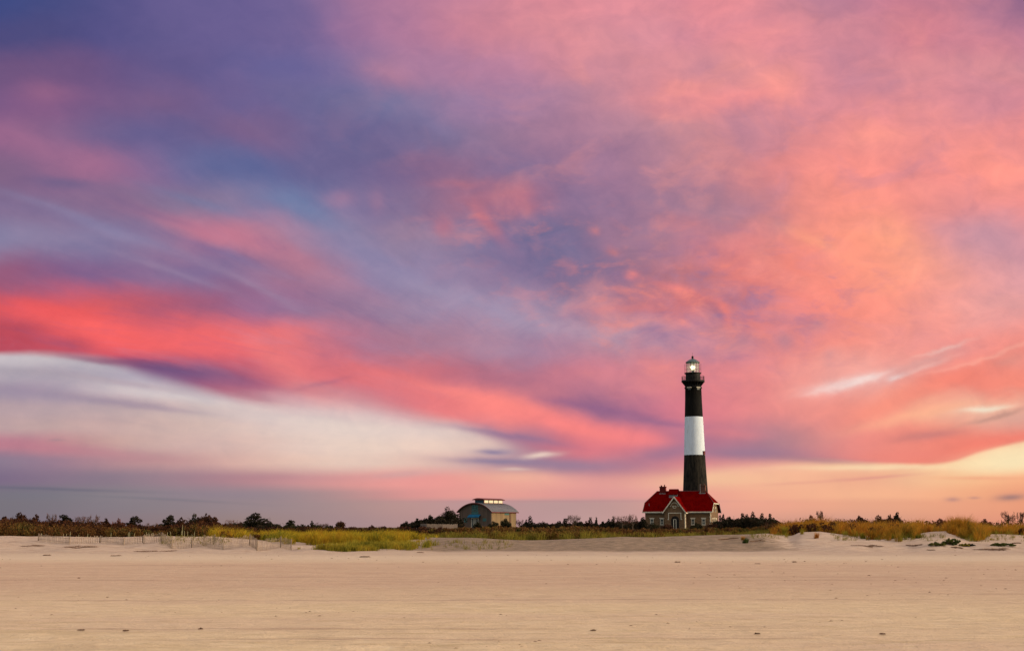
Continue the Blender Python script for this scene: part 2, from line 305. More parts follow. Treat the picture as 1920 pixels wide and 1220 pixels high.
class MB:
    """collects faces, builds them as one mesh"""
    def __init__(s): s.v = []; s.f = []
    def add(s, vs, fs):
        b = len(s.v); s.v += [tuple(map(float, p)) for p in vs]; s.f += [tuple(b + i for i in f) for f in fs]; return s
    def box(s, x0, x1, y0, y1, z0, z1):
        return s.add([(x0,y0,z0),(x1,y0,z0),(x1,y1,z0),(x0,y1,z0),(x0,y0,z1),(x1,y0,z1),(x1,y1,z1),(x0,y1,z1)],
                     [(0,3,2,1),(4,5,6,7),(0,1,5,4),(1,2,6,5),(2,3,7,6),(3,0,4,7)])
    def slab(s, poly, off):
        """a polygon given thickness by the vector off"""
        n = len(poly); a = [tuple(p) for p in poly]; b = [(p[0]+off[0], p[1]+off[1], p[2]+off[2]) for p in poly]
        fs = [tuple(range(n)), tuple(range(2*n-1, n-1, -1))]
        fs += [(i, i+n, (i+1) % n + n, (i+1) % n) for i in range(n)]
        return s.add(a + b, fs)
    def tube(s, p, q, r0, r1=None, n=8, cap=True):
        r1 = r0 if r1 is None else r1
        p = np.array(p, float); q = np.array(q, float); d = q - p; L = np.linalg.norm(d)
        if L < 1e-6: return s
        d /= L; a = np.cross(d, (0, 0, 1) if abs(d[2]) < .9 else (1, 0, 0)); a /= np.linalg.norm(a); b = np.cross(d, a)
        vs = [p + r0*(a*cos(2*pi*i/n) + b*sin(2*pi*i/n)) for i in range(n)] + [q + r1*(a*cos(2*pi*i/n) + b*sin(2*pi*i/n)) for i in range(n)]
        fs = [(i, (i+1) % n, (i+1) % n + n, i + n) for i in range(n)]
        if cap: fs += [tuple(range(n-1, -1, -1)), tuple(range(n, 2*n))]
        return s.add(vs, fs)
    def lathe(s, prof, n=32, cx=0.0, cy=0.0):
        vs = []; fs = []
        for r, z in prof:
            vs += [(cx + r*cos(2*pi*i/n), cy + r*sin(2*pi*i/n), z) for i in range(n)]
        for k in range(len(prof)-1):
            fs += [(k*n+i, k*n+(i+1) % n, (k+1)*n+(i+1) % n, (k+1)*n+i) for i in range(n)]
        fs += [tuple(range(n-1, -1, -1)), tuple(range((len(prof)-1)*n, len(prof)*n))]
        return s.add(vs, fs)
    def build(s, name, mat, parent=None, smooth=False, loc=None):
        me = bpy.data.meshes.new(name); me.from_pydata(s.v, [], s.f); me.update()
        return link(name, me, mat, parent, smooth, loc)

def link(name, me, mat, parent=None, smooth=False, loc=None):
    if smooth:
        me.polygons.foreach_set('use_smooth', [True] * len(me.polygons))
    if mat: me.materials.append(mat)
    o = bpy.data.objects.new(name, me); COL.objects.link(o)
    if parent: o.parent = parent
    if loc is not None: o.location = loc
    return o

def np_mesh(name, V, Fc, mat, parent=None, loc=None):
    """V (n,3) floats, Fc (m,k) ints"""
    me = bpy.data.meshes.new(name)
    m, k = Fc.shape
    me.vertices.add(len(V)); me.vertices.foreach_set('co', np.ascontiguousarray(V, dtype=np.float32).ravel())
    me.loops.add(m*k); me.loops.foreach_set('vertex_index', np.ascontiguousarray(Fc, dtype=np.int32).ravel())
    me.polygons.add(m); me.polygons.foreach_set('loop_start', np.arange(0, m*k, k, dtype=np.int32))
    me.update(calc_edges=True)
    return link(name, me, mat, parent, False, loc)

# ------------------------------------------------------------------ materials
def material(name, build):
    m = bpy.data.materials.new(name); m.use_nodes = True
    t = NT(m.node_tree); t.n.clear()
    b = t.new('ShaderNodeBsdfPrincipled'); o = t.new('ShaderNodeOutputMaterial'); t.l.new(b.outputs[0], o.inputs[0])
    build(t, b); return m
def L(r, g, b): return (r, g, b, 1.0)
def bump(t, b, h, strength=0.5, dist=0.05):
    n = t.new('ShaderNodeBump'); n.inputs['Strength'].default_value = strength; n.inputs['Distance'].default_value = dist
    t.put(n.inputs['Height'], h); t.put(b.inputs['Normal'], n.outputs[0])
def plain(name, c1, c2, scale=2.0, rough=0.8, spec=0.3, bs=0.3, metal=0.0, stretch=(1,1,1)):
    def f(t, b):
        tc = t.new('ShaderNodeTexCoord'); v = t.v('MULTIPLY', tc.outputs['Object'], stretch)
        n = t.noise(v, scale, 6, 0.6)
        t.put(b.inputs['Base Color'], t.mix(t.smooth(n, 0.3, 0.7), c1, c2))
        b.inputs['Roughness'].default_value = rough; b.inputs['Specular IOR Level'].default_value = spec
        b.inputs['Metallic'].default_value = metal
        bump(t, b, t.noise(v, scale*6, 4, 0.6), bs, 0.02)
    return material(name, f)

def stone_f(t, b):
    tc = t.new('ShaderNodeTexCoord')
    # masonry: random ashlar, pattern runs with whichever wall it is on
    x, y, z = t.sep(tc.outputs['Object'])
    v = t.xyz(t.m('ADD', x, y), z, 0.0)
    br = t.new('ShaderNodeTexBrick'); t.put(br.inputs['Vector'], v)
    br.inputs['Color1'].default_value = L(.165,.088,.034); br.inputs['Color2'].default_value = L(.06,.032,.013); br.inputs['Mortar'].default_value = L(.17,.14,.09)
    br.inputs['Scale'].default_value = 1.0; br.inputs['Brick Width'].default_value = 0.62; br.inputs['Row Height'].default_value = 0.3
    br.inputs['Mortar Size'].default_value = 0.02; br.inputs['Bias'].default_value = -0.1
    n = t.noise(tc.outputs['Object'], 1.4, 6, 0.65)
    t.put(b.inputs['Base Color'], t.mix(t.smooth(n, 0.35, 0.7), br.outputs['Color'], L(.19,.13,.09), 'MIX'))
    t.put(b.inputs['Base Color'], t.mix(0.45, br.outputs['Color'], t.mix(n, L(.05,.028,.012), L(.18,.10,.038))))
    b.inputs['Roughness'].default_value = 0.9; bump(t, b, br.outputs['Fac'], 0.6, -0.03)
def roof_f(t, b):
    tc = t.new('ShaderNodeTexCoord'); x, y, z = t.sep(tc.outputs['Object'])
    v = t.xyz(x, t.m('MULTIPLY', z, 1.0), 0.0)
    br = t.new('ShaderNodeTexBrick'); t.put(br.inputs['Vector'], v)
    br.inputs['Color1'].default_value = L(.115,.0008,.0008); br.inputs['Color2'].default_value = L(.068,.0006,.0006); br.inputs['Mortar'].default_value = L(.035,.0006,.0006)
    br.inputs['Scale'].default_value = 1.0; br.inputs['Brick Width'].default_value = 0.35; br.inputs['Row Height'].default_value = 0.26; br.inputs['Mortar Size'].default_value = 0.012
    n = t.noise(tc.outputs['Object'], 0.7, 6, 0.6)
    t.put(b.inputs['Base Color'], t.mix(t.smooth(n, 0.35, 0.75), br.outputs['Color'], L(.12,.002,.0012)))
    b.inputs['Roughness'].default_value = 1.0; b.inputs['Specular IOR Level'].default_value = 0.0; bump(t, b, br.outputs['Fac'], 0.4, -0.02)
def boards_f(c1, c2, w=0.25):
    def f(t, b):
        tc = t.new('ShaderNodeTexCoord'); x, y, z = t.sep(tc.outputs['Object'])
        s_ = t.m('ADD', x, y)
        wv = t.m('FRACT', t.m('DIVIDE', s_, w))
        cell = t.m('FLOOR', t.m('DIVIDE', s_, w))
        wn = t.new('ShaderNodeTexWhiteNoise', noise_dimensions='1D'); t.put(wn.inputs['W'], cell)
        n = t.noise(t.xyz(t.m('MULTIPLY', s_, 3.0), t.m('MULTIPLY', z, 0.4), 0.0), 2.0, 6, 0.65)
        k = t.m('MULTIPLY_ADD', wn.outputs[0], 0.5, t.m('MULTIPLY', n, 0.6), clamp=True)
        c = t.mix(k, c1, c2)
        gap = t.smooth(t.m('ABSOLUTE', t.m('SUBTRACT', wv, 0.5)), 0.44, 0.5)
        t.put(b.inputs['Base Color'], t.mix(gap, c, tuple(q*.3 for q in c1[:3]) + (1,)))
        b.inputs['Roughness'].default_value = 0.85; bump(t, b, gap, 0.5, -0.02)
    return f
def band_f(t, b):
    """painted tower: black, white, black, black, with weathering"""
    tc = t.new('ShaderNodeTexCoord'); x, y, z = t.sep(tc.outputs['Object'])
    a = t.m('ARCTAN2', y, x)
    n = t.noise(t.xyz(t.m('MULTIPLY', a, 6.0), t.m('MULTIPLY', z, 0.35), 0.0), 1.0, 7, 0.65)
    e = t.m('ADD', z, t.m('MULTIPLY', t.m('SUBTRACT', n, 0.5), 0.12))
    wmask = t.m('MULTIPLY', t.m('GREATER_THAN', e, TB), t.m('LESS_THAN', e, TW))
    blk = t.mix(t.smooth(n, 0.45, 0.75), L(.005,.005,.0045), L(.014,.012,.009))
    low = t.m('LESS_THAN', z, TB)
    blk = t.mix(t.m('MULTIPLY', low, t.smooth(n, 0.35, 0.65)), blk, L(.026,.022,.016))
    wht = t.mix(t.smooth(n, 0.45, 0.8), L(.56,.65,.72), L(.42,.46,.47))
    t.put(b.inputs['Base Color'], t.mix(wmask, blk, wht))
    b.inputs['Roughness'].default_value = 0.8; b.inputs['Specular IOR Level'].default_value = 0.08
    bump(t, b, t.noise(tc.outputs['Object'], 3.0, 5, 0.6), 0.25, 0.03)

def leaf_mat(name, cs, scale=0.6, trans=0.25):
    def f(t, b):
        g = t.new('ShaderNodeNewGeometry')
        n = t.noise(g.outputs['Position'], scale, 3, 0.6)
        n2 = t.noise(g.outputs['Position'], scale*9, 2, 0.5)
        n3 = t.noise(t.v('MULTIPLY', g.outputs['Position'], (3.0, 3.0, .25)), scale*5, 3, 0.6)
        k = t.m('ADD', t.m('MULTIPLY', n, 0.45), t.m('ADD', t.m('MULTIPLY', n2, 0.2), t.m('MULTIPLY', n3, 0.35)))
        st = [(0.37 + 0.26*i/(len(cs)-1), cc) for i, cc in enumerate(cs)]
        c = t.ramp(k, st)
        t.put(b.inputs['Base Color'], c); b.inputs['Roughness'].default_value = 0.8; b.inputs['Specular IOR Level'].default_value = 0.15
        tr = t.new('ShaderNodeBsdfTranslucent'); t.put(tr.inputs[0], c)
        mx = t.new('ShaderNodeMixShader'); mx.inputs[0].default_value = trans
        t.l.new(b.outputs[0], mx.inputs[1]); t.l.new(tr.outputs[0], mx.inputs[2])
        o = [n_ for n_ in t.n if n_.type == 'OUTPUT_MATERIAL'][0]; t.l.new(mx.outputs[0], o.inputs[0])
    return material(name, f)

M = {}
M['bark'] = plain('bark', L(.05,.035,.025), L(.10,.075,.055), 4, .9, .1)
M['pine'] = leaf_mat('pine needles', [L(.005,.005,.002), L(.014,.012,.005), L(.04,.022,.010)])
M['green'] = leaf_mat('bayberry leaves', [L(.006,.007,.003), L(.018,.018,.006), L(.045,.034,.012)])
M['rust'] = leaf_mat('rust brown leaves', [L(.012,.005,.003), L(.045,.016,.007), L(.095,.040,.014)])
M['red'] = leaf_mat('red brown twigs', [L(.06,.016,.012), L(.12,.035,.022), L(.17,.07,.04)])
M['scrub'] = leaf_mat('autumn scrub', [L(.007,.003,.002), L(.030,.010,.004), L(.075,.024,.007), L(.035,.028,.008)], 0.35)
M['scrubm'] = leaf_mat('russet heath', [L(.018,.010,.004), L(.07,.028,.008), L(.13,.055,.012), L(.08,.065,.012), L(.03,.035,.008)], 0.18)
M['fringe'] = leaf_mat('olive fringe', [L(.06,.05,.010), L(.13,.13,.016), L(.22,.17,.02), L(.09,.11,.014)], 0.4, .3)
M['meadow'] = leaf_mat('meadow', [L(.03,.016,.005), L(.11,.048,.010), L(.15,.10,.014), L(.08,.09,.014)], 0.22)
M['gold'] = leaf_mat('gold grass', [L(.16,.06,.010), L(.34,.18,.012), L(.40,.28,.015), L(.22,.20,.016), L(.09,.10,.012)], 0.20, .35)
M['goldr'] = leaf_mat('russet gold grass', [L(.10,.03,.006), L(.30,.11,.012), L(.42,.20,.016), L(.22,.14,.014), L(.10,.08,.010)], 0.20, .35)
M['fresh'] = leaf_mat('fresh green grass', [L(.06,.07,.010), L(.16,.15,.014), L(.34,.27,.025), L(.26,.15,.02)], 0.6, .35)
M['mat'] = leaf_mat('low green leaves', [L(.010,.028,.005), L(.03,.055,.008), L(.08,.09,.014)], 1.2)
M['wrack'] = plain('dry seaweed', L(.12,.07,.045), L(.26,.16,.10), 9, .95, .05)
M['stone'] = material('stone wall', stone_f)
M['roof'] = material('red roof', roof_f)
M['white'] = plain('white trim paint', L(.58,.55,.43), L(.40,.37,.28), 2, .6, .3, .1)
M['quoin'] = plain('pale corner stone', L(.50,.47,.36), L(.36,.33,.25), 2.5, .8, .2)
M['black'] = plain('black iron paint', L(.006,.006,.006), L(.015,.013,.011), 2, .6, .12)
M['darkroof'] = plain('dark lantern roof', L(.025,.05,.055), L(.05,.08,.08), 2, .45, .4)
M['brick'] = plain('chimney brick', L(.11,.012,.009), L(.06,.008,.007), 3, .9, .1)
M['brickb'] = plain('brown chimney brick', L(.13,.06,.04), L(.07,.035,.025), 3, .9, .1)
M['grey'] = plain('grey flashing', L(.22,.22,.22), L(.12,.12,.12), 3, .7, .3)
M['dark_glass'] = plain('window glass', L(.02,.03,.03), L(.05,.06,.06), 1, .3, .25, .02)  # even dark tone of the glass itself
M['navy'] = plain('dark blue board', L(.02,.045,.06), L(.03,.07,.09), 2, .6, .3)
M['teal'] = plain('teal panel paint', L(.02,.075,.075), L(.04,.13,.12), 2.2, .6, .3)
M['awning'] = plain('blue canvas', L(.008,.075,.16), L(.012,.12,.22), 1.5, .8, .1)
M['metalroof'] = plain('standing seam roof', L(.085,.088,.10), L(.15,.145,.15), 1.2, .5, .4, .15, .2, (8,.2,.2))
M['trimred'] = plain('reddish brown fascia', L(.13,.025,.02), L(.07,.02,.02), 2, .7, .2)
M['boards'] = material('weathered dark boards', boards_f(L(.04,.028,.02), L(.12,.08,.055)))
M['boardsb'] = material('tan vertical boards', boards_f(L(.10,.062,.028), L(.25,.17,.08), .4))
M['fence'] = material('grey fence slats', boards_f(L(.06,.045,.035), L(.13,.10,.08), .3))
M['slat'] = plain('weathered lath', L(.30,.235,.175), L(.18,.135,.10), 5, .9, .1)
M['stake'] = plain('pale stake', L(.48,.46,.27), L(.30,.30,.16), 3, .9, .1)
def emit(name, col, st):
    def f(t, b):
        tc = t.new('ShaderNodeTexCoord'); n = t.noise(tc.outputs['Object'], 1.5, 2, .5)
        b.inputs['Base Color'].default_value = L(.3,.28,.2); b.inputs['Roughness'].default_value = .2
        t.put(b.inputs['Emission Color'], t.mix(n, col, tuple(min(1, q*1.15) for q in col[:3]) + (1,))); b.inputs['Emission Strength'].default_value = st
    return material(name, f)
M['lamp'] = emit('lighthouse lamp', L(1.0,.78,.45), 4.0)
M['clerestory'] = emit('clerestory sky glow', L(1.0,.66,.38), 0.66)  # sky light through the clerestory, put in as a glow
def glass_f(t, b):
    b.inputs['Base Color'].default_value = L(.85,.95,.88); b.inputs['Roughness'].default_value = .03
    b.inputs['Specular IOR Level'].default_value = .5
    tr = t.new('ShaderNodeBsdfTransparent'); tr.inputs[0].default_value = L(.93,.97,.94)
    mx = t.new('ShaderNodeMixShader'); mx.inputs[0].default_value = .82
    t.l.new(b.outputs[0], mx.inputs[1]); t.l.new(tr.outputs[0], mx.inputs[2])
    o = [n_ for n_ in t.n if n_.type == 'OUTPUT_MATERIAL'][0]; t.l.new(mx.outputs[0], o.inputs[0])
M['glass'] = material('lantern glass', glass_f)

# ------------------------------------------------------------------ ground
CR = [(-400,1003),(0,1004),(120,1005),(200,1006),(330,1004),(420,1006),(520,1014),(620,1018),(700,1018),(760,1013),(800,1007),(880,1007),(960,1011),(1000,1012),
      (1060,1010),(1160,1005.5),(1220,1006.5),(1300,1003),(1345,1001.5),(1400,1001),(1430,999),(1460,1002),(1478,1004),(1492,997),(1530,995),(1562,999),(1600,1003),(1640,1004),(1690,1003),
      (1740,996),(1765,995),(1800,1001),(1850,1001),(1880,1001),(1920,1003),(2300,1001)]
CRx = np.array([c[0] for c in CR], float); CRy = np.array([c[1] for c in CR], float)
YC, YT = 100.0, 85.5
def vnoise(x, y, seed=0):
    """smooth value noise, numpy"""
    xi = np.floor(x).astype(np.int64); yi = np.floor(y).astype(np.int64); fx = x - xi; fy = y - yi
    fx = fx*fx*(3-2*fx); fy = fy*fy*(3-2*fy)
    def h(a, b):
        k = (a*374761393 + b*668265263 + seed*1442695041) & 0x7fffffff
        k = ((k ^ (k >> 13)) * 1274126177) & 0x7fffffff
        return ((k ^ (k >> 16)) & 0xffff) / 65535.0
    return (h(xi,yi)*(1-fx) + h(xi+1,yi)*fx)*(1-fy) + (h(xi,yi+1)*(1-fx) + h(xi+1,yi+1)*fx)*fy - 0.5
def ss(x, a, b):
    k = np.clip((x-a)/(b-a), 0, 1); return k*k*(3-2*k)
def ground_z(x, y):
    x = np.asarray(x, float); y = np.asarray(y, float)
    px = 960 + F * x / np.maximum(y, 20.0)
    yc = YC + 2.5*vnoise(x*.07+3, x*0+1.5, 3)*2
    yt = YT + 2.0*vnoise(x*.05, x*0+7.5, 5)*2
    crest = CZ - (np.interp(px, CRx, CRy) - HOR) / F * yc
    k = np.clip((y - yt) / (yc - yt), 0, 1)
    # the bare middle dune has a steep face, the ends slope gently
    steep = ss(px, 780, 900) * (1 - ss(px, 1400, 1480))
    kk = steep*ss(k, .05, .8)*1.0 + (1-steep)*(0.55*k + 0.45*ss(k, .1, 1))
    dune = crest * kk
    back = ss(y, yc, yc+9)
    z = np.where(y > yt, dune*(1-back) + back*np.maximum(0.45, crest-0.35), 0.0)
    # small hummocks on the dune
    w = ss(y, yt-4, yt+3) * (1 - ss(y, yc+6, yc+14)) * (1-steep*.6)
    z = z + w*(0.22*vnoise(x*.45, y*.30, 11) + 0.12*vnoise(x*1.1, y*.8, 12))*np.where(y > yc-2, .25, 1)
    # beach: shallow ruts and wind streaks along the shore, low swells
    bw = (1 - ss(y, yt-3, yt+3))
    z = z + bw*(0.05*vnoise(x*.03, y*.12, 21) + 0.030*vnoise(x*.10, y*1.1, 22) + 0.018*vnoise(x*.5, y*2.3, 23) + 0.024*vnoise(x*1.9, y*2.4, 24))
    for yy, dep, wd, fr in ((19.0,.035,.5,.03),(17.4,.05,.35,.04),(31.5,.03,.5,.02),(33.6,.03,.45,.02),(43.0,.04,.6,.015),(46.0,.03,.6,.015),(57.0,.05,.8,.01)):
        c_ = yy + 1.6*vnoise(x*fr, x*0+yy, 31) + .002*x*0
        z = z - bw*dep*np.exp(-((y-c_)/wd)**2)*(0.6+vnoise(x*.15, x*0+yy, 32))
    # land behind the dune, gently rolling
    z = z + ss(y, 110, 140)*(0.35*vnoise(x*.02, y*.02, 41)+.1) + 0.02*vnoise(x*.9, y*.9, 42)*ss(y, 60, 70)
    return z
def gz(x, y): return float(ground_z(np.array([x]), np.array([y]))[0])

def axis(segs):
    out = []
    for a, b, st in segs:
        n = max(1, int(round((b-a)/st))); out += list(np.linspace(a, b, n, endpoint=False))
    out.append(segs[-1][1]); return np.array(out)
gx = axis([(-9000,-2000,1400),(-2000,-400,160),(-400,-120,20),(-120,-46,2.0),(-46,46,.33),(46,120,2.0),(120,400,20),(400,2000,160),(2000,9000,1400)])
gy = axis([(-400,-20,40),(-20,12,2),(12,30,.16),(30,60,.3),(60,84,.5),(84,112,.33),(112,150,2),(150,420,10),(420,1200,80),(1200,12000,1200)])
XX, YY = np.meshgrid(gx, gy)
ZZ = ground_z(XX, YY)
Vg_ = np.stack([XX, YY, ZZ], -1).reshape(-1, 3)
nx_, ny_ = len(gx), len(gy)
ii = (np.arange(ny_-1)[:, None]*nx_ + np.arange(nx_-1)[None, :]).ravel()
Fg = np.stack([ii, ii+1, ii+1+nx_, ii+nx_], 1)

def sand_f(t, b):
    g = t.new('ShaderNodeNewGeometry'); P = g.outputs['Position']; x, y, z = t.sep(P)
    big = t.noise(t.v('MULTIPLY', P, (.02, .10, 0)), 1.0, 5, .55)
    st = t.noise(t.v('MULTIPLY', P, (.22, 1.5, 0)), 1.0, 7, .68)
    med = t.noise(t.v('MULTIPLY', P, (1.2, 3.0, 1.0)), 1.0, 6, .6)
    grain = t.noise(P, 22.0, 3, .6)
    dry = t.mix(t.smooth(med, .35, .7), L(.56,.415,.25), L(.66,.50,.315))
    damp = t.mix(t.smooth(st, .35, .65), L(.44,.285,.195), L(.53,.365,.25))
    yy = t.m('ADD', y, t.m('MULTIPLY', t.m('SUBTRACT', big, .5), 14.0))
    yy = t.m('ADD', yy, t.m('MULTIPLY', t.m('SUBTRACT', st, .5), 9.0))
    dm = t.m('MULTIPLY', t.smooth(yy, 24.0, 40.0), t.smooth(yy, 70.0, 54.0))
    pk = t.noise(t.v('MULTIPLY', P, (.045, .16, 0)), 1.0, 5, .6)
    dry = t.mix(t.m('MULTIPLY', t.smooth(pk, .40, .66), .75), dry, L(.55,.385,.27))
    dry = t.mix(t.smooth(y, 50.0, 70.0), dry, L(.55,.42,.30))
    c = t.mix(dm, dry, damp)
    # wheel tracks pressed along the shore, their rut shading put in as dark colour
    wob = t.m('MULTIPLY', t.m('SUBTRACT', t.noise(t.v('MULTIPLY', P, (.03, 0, 0)), 1.0, 4, .5), .5), 7.0)
    for y0_, w_, k_ in ((19.3,.22,.5),(21.1,.22,.45),(29.5,.35,.5),(32.0,.35,.4),(40.5,.5,.5),(43.5,.5,.45),(56.0,.9,.5)):
        dd = t.m('ABSOLUTE', t.m('SUBTRACT', t.m('ADD', y, wob), y0_))
        tm = t.m('MULTIPLY', t.smooth(dd, w_, w_*.2), t.smooth(pk if y0_ > 25 else st, .42, .58))
        c = t.mix(t.m('MULTIPLY', tm, k_), c, L(.30,.19,.125))
    dune = t.mix(t.smooth(med, .3, .7), L(.36,.25,.185), L(.48,.36,.275))
    c = t.mix(t.smooth(yy, 70.0, 84.0), c, dune)
    # the steep middle face: its shade put into a darker sand colour, mottled with litter
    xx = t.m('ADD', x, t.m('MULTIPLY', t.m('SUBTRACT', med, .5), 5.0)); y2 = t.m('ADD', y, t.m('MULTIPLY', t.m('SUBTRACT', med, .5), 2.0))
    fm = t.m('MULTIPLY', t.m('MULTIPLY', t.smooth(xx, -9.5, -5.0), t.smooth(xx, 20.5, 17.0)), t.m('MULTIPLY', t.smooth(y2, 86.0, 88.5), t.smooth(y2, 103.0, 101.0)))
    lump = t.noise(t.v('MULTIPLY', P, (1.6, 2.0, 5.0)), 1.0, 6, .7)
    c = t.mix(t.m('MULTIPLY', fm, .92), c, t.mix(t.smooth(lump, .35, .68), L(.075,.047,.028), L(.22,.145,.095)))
    s4 = t.noise(t.v('MULTIPLY', P, (1.6, 2.8, 0)), 1.0, 6, .74)  # lumps: relief shading put into the colour, dark and pale
    s5 = t.noise(t.v('MULTIPLY', P, (.18, .9, 0)), 1.0, 5, .6)
    nr = t.smooth(y, 95.0, 30.0)
    c = t.mix(t.m('MULTIPLY', t.m('MULTIPLY', t.smooth(s4, .52, .68), nr), .55), c, L(.37,.25,.145))
    c = t.mix(t.m('MULTIPLY', t.m('MULTIPLY', t.smooth(s4, .44, .30), nr), .5), c, L(.70,.59,.40))
    c = t.mix(t.m('MULTIPLY', t.m('MULTIPLY', t.smooth(s5, .54, .70), t.smooth(y, 34.0, 20.0)), .5), c, L(.44,.32,.17))
    # scattered darker streaks of coarse sand and shell
    c = t.mix(t.m('MULTIPLY', t.smooth(st, .54, .72), .6), c, L(.34,.23,.145))
    s3 = t.noise(t.v('MULTIPLY', P, (.75, 4.2, 0)), 1.0, 6, .74)
    c = t.mix(t.m('MULTIPLY', t.smooth(s3, .56, .75), .4), c, L(.32,.21,.13))
    c = t.mix(t.m('MULTIPLY', t.smooth(s3, .44, .28), .35), c, L(.68,.56,.38))
    sp = t.noise(t.v('MULTIPLY', P, (2.6, 6.0, 1.0)), 1.0, 4, .75)
    c = t.mix(t.m('MULTIPLY', t.smooth(sp, .68, .76), .6), c, L(.24,.15,.09))
    lt = t.noise(t.v('MULTIPLY', P, (.8, 1.5, 1.0)), 1.0, 6, .72)
    ends = t.m('MAXIMUM', t.smooth(x, -9.0, -12.0), t.smooth(x, 20.0, 25.0))
    lm = t.m('MULTIPLY', t.m('MULTIPLY', ends, t.smooth(y, 70.0, 84.0)), t.smooth(y, 101.0, 96.0))
    c = t.mix(t.m('MULTIPLY', t.m('MULTIPLY', t.smooth(lt, .54, .66), lm), .62), c, L(.21,.12,.085))
    s6 = t.noise(t.v('MULTIPLY', P, (.45, 2.3, 0)), 1.0, 4, .7)
    c = t.mix(t.m('MULTIPLY', t.m('MULTIPLY', t.smooth(s6, .56, .66), t.smooth(y, 27.0, 19.0)), .5), c, L(.34,.24,.11))
    c = t.mix(t.m('MULTIPLY', grain, .22), c, L(.68,.56,.40))
    # leaf litter and moss behind the crest
    veg = t.noise(t.v('MULTIPLY', P, (.12, .12, 0)), 1.0, 5, .6)
    lit = t.mix(veg, L(.06,.035,.015), L(.10,.09,.025))
    c = t.mix(t.smooth(t.m('ADD', y, t.m('MULTIPLY', veg, 6.0)), 105.0, 110.0), c, lit)
    t.put(b.inputs['Base Color'], c); b.inputs['Roughness'].default_value = .95; b.inputs['Specular IOR Level'].default_value = .1
    h = t.m('ADD', t.m('MULTIPLY', med, .6), t.m('ADD', t.m('MULTIPLY', st, .8), t.m('MULTIPLY', grain, .12)))
    h = t.m('ADD', h, t.m('MULTIPLY', s3, .5))
    h = t.m('ADD', h, t.m('MULTIPLY', s4, 1.0))
    bump(t, b, h, 1.0, .10)
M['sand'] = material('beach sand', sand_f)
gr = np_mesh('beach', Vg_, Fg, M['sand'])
gr.data.polygons.foreach_set('use_smooth', [True]*len(gr.data.polygons))
tagp(gr, 'pale tan sand beach rising to a low dune', None, None, 'structure')

# ------------------------------------------------------------------ lighthouse
def scale_at(px, py, Y):
    return ray(px + 1, py, Y)[0] - ray(px, py, Y)[0]
TY = 390.0
tx = ray(1305.3, 988, TY)[0]; tz0 = gz(tx, TY) - .3
def lz(py): return ray(1303, py, TY)[2] - tz0
def lw(px, py): return px * scale_at(1303, py, TY)
TB, TW = lz(853), lz(781.5)
M['tower'] = material('banded tower paint', band_f)
lh = empty('lighthouse', (tx, TY, tz0), 0, 'tall tapered lighthouse in black and white bands with lit lantern, behind the red roofed house', 'lighthouse')
prof = [(lw(26.5, 985), 0.0), (lw(22.9, 918), lz(918)), (lw(21.1, 885), lz(885)), (lw(19.6, 853), lz(853)), (lw(18.2, 815), lz(815)), (lw(16.9, 781), lz(781)),
        (lw(15.7, 750), lz(750)), (lw(15.2, 729), lz(729)), (lw(16.3, 728), lz(728)), (lw(16.3, 726), lz(726)), (lw(15.3, 725.5), lz(725.5)),
        (lw(15.1, 720), lz(720)), (lw(15.2, 719), lz(718.5))]
MB().lathe(prof, 48).build('tower_shaft', M['tower'], lh, True)
g = MB().lathe([(lw(15.4,719), lz(719.5)), (lw(17.5,718), lz(718)), (lw(20.6,717), lz(716.6)), (lw(21.6,716), lz(716.2)), (lw(21.6,713), lz(713.4)), (lw(12,713), lz(713.2))], 40)
for i in range(20):                      # brackets under the gallery
    a = 2*pi*i/20; r0, r1 = lw(15, 722), lw(20.5, 716)
    g.slab([(r0*cos(a), r0*sin(a), lz(724)), (r1*cos(a), r1*sin(a), lz(717)), (r0*cos(a), r0*sin(a), lz(717))], (.18*-sin(a), .18*cos(a), 0))
g.build('gallery_deck', M['black'], lh)
def railing(name, r, z0, z1, nposts, rr, parent, rows):
    b = MB()
    for i in range(nposts):
        a = 2*pi*i/nposts; b.tube((r*cos(a), r*sin(a), z0), (r*cos(a), r*sin(a), z1), rr, n=5)
    for zz in rows:
        n = 32
        for i in range(n):
            a, c2 = 2*pi*i/n, 2*pi*(i+1)/n
            b.tube((r*cos(a), r*sin(a), zz), (r*cos(c2), r*sin(c2), zz), rr, n=4, cap=False)
    return b.build(name, M['black'], parent)
railing('gallery_railing', lw(20.9, 710), lz(713.4), lz(705.5), 32, .035, lh, [lz(705.5), lz(708), lz(710.5)])
MB().lathe([(lw(13.9,712), lz(713)), (lw(13.5,701), lz(701)), (lw(15.8,700.5), lz(700.6)), (lw(15.8,699), lz(699)), (lw(11.8,699), lz(698.8))], 32).build('watch_room', M['black'], lh, False)
railing('lantern_railing', lw(15.4, 690), lz(699), lz(682), 16, .018, lh, [lz(692)])
zb, zt_ = lz(698.6), lz(680)
rg = lw(11.6, 690)
lg = MB().lathe([(rg, zb), (rg, zt_)], 12); lg.f = lg.f[:12]
lgo = lg.build('lantern_glass', M['glass'], lh)
b = MB()
for i in range(12):
    a = 2*pi*i/12; b.tube((rg*1.01*cos(a), rg*1.01*sin(a), zb), (rg*1.01*cos(a), rg*1.01*sin(a), zt_), .04, n=6)
    for zz in (zb + (zt_-zb)*.33, zb + (zt_-zb)*.67):
        c2 = 2*pi*(i+1)/12; b.tube((rg*1.01*cos(a), rg*1.01*sin(a), zz), (rg*1.01*cos(c2), rg*1.01*sin(c2), zz), .022, n=5)
b.build('glazing_bars', M['black'], lgo)
ln = MB().lathe([(.5, zb), (.5, zb+.5), (.9, zb+.7), (1.0, (zb+zt_)/2), (.85, zt_-.5), (.4, zt_-.2)], 20).build('fresnel_lens', M['glass'], lh, True)
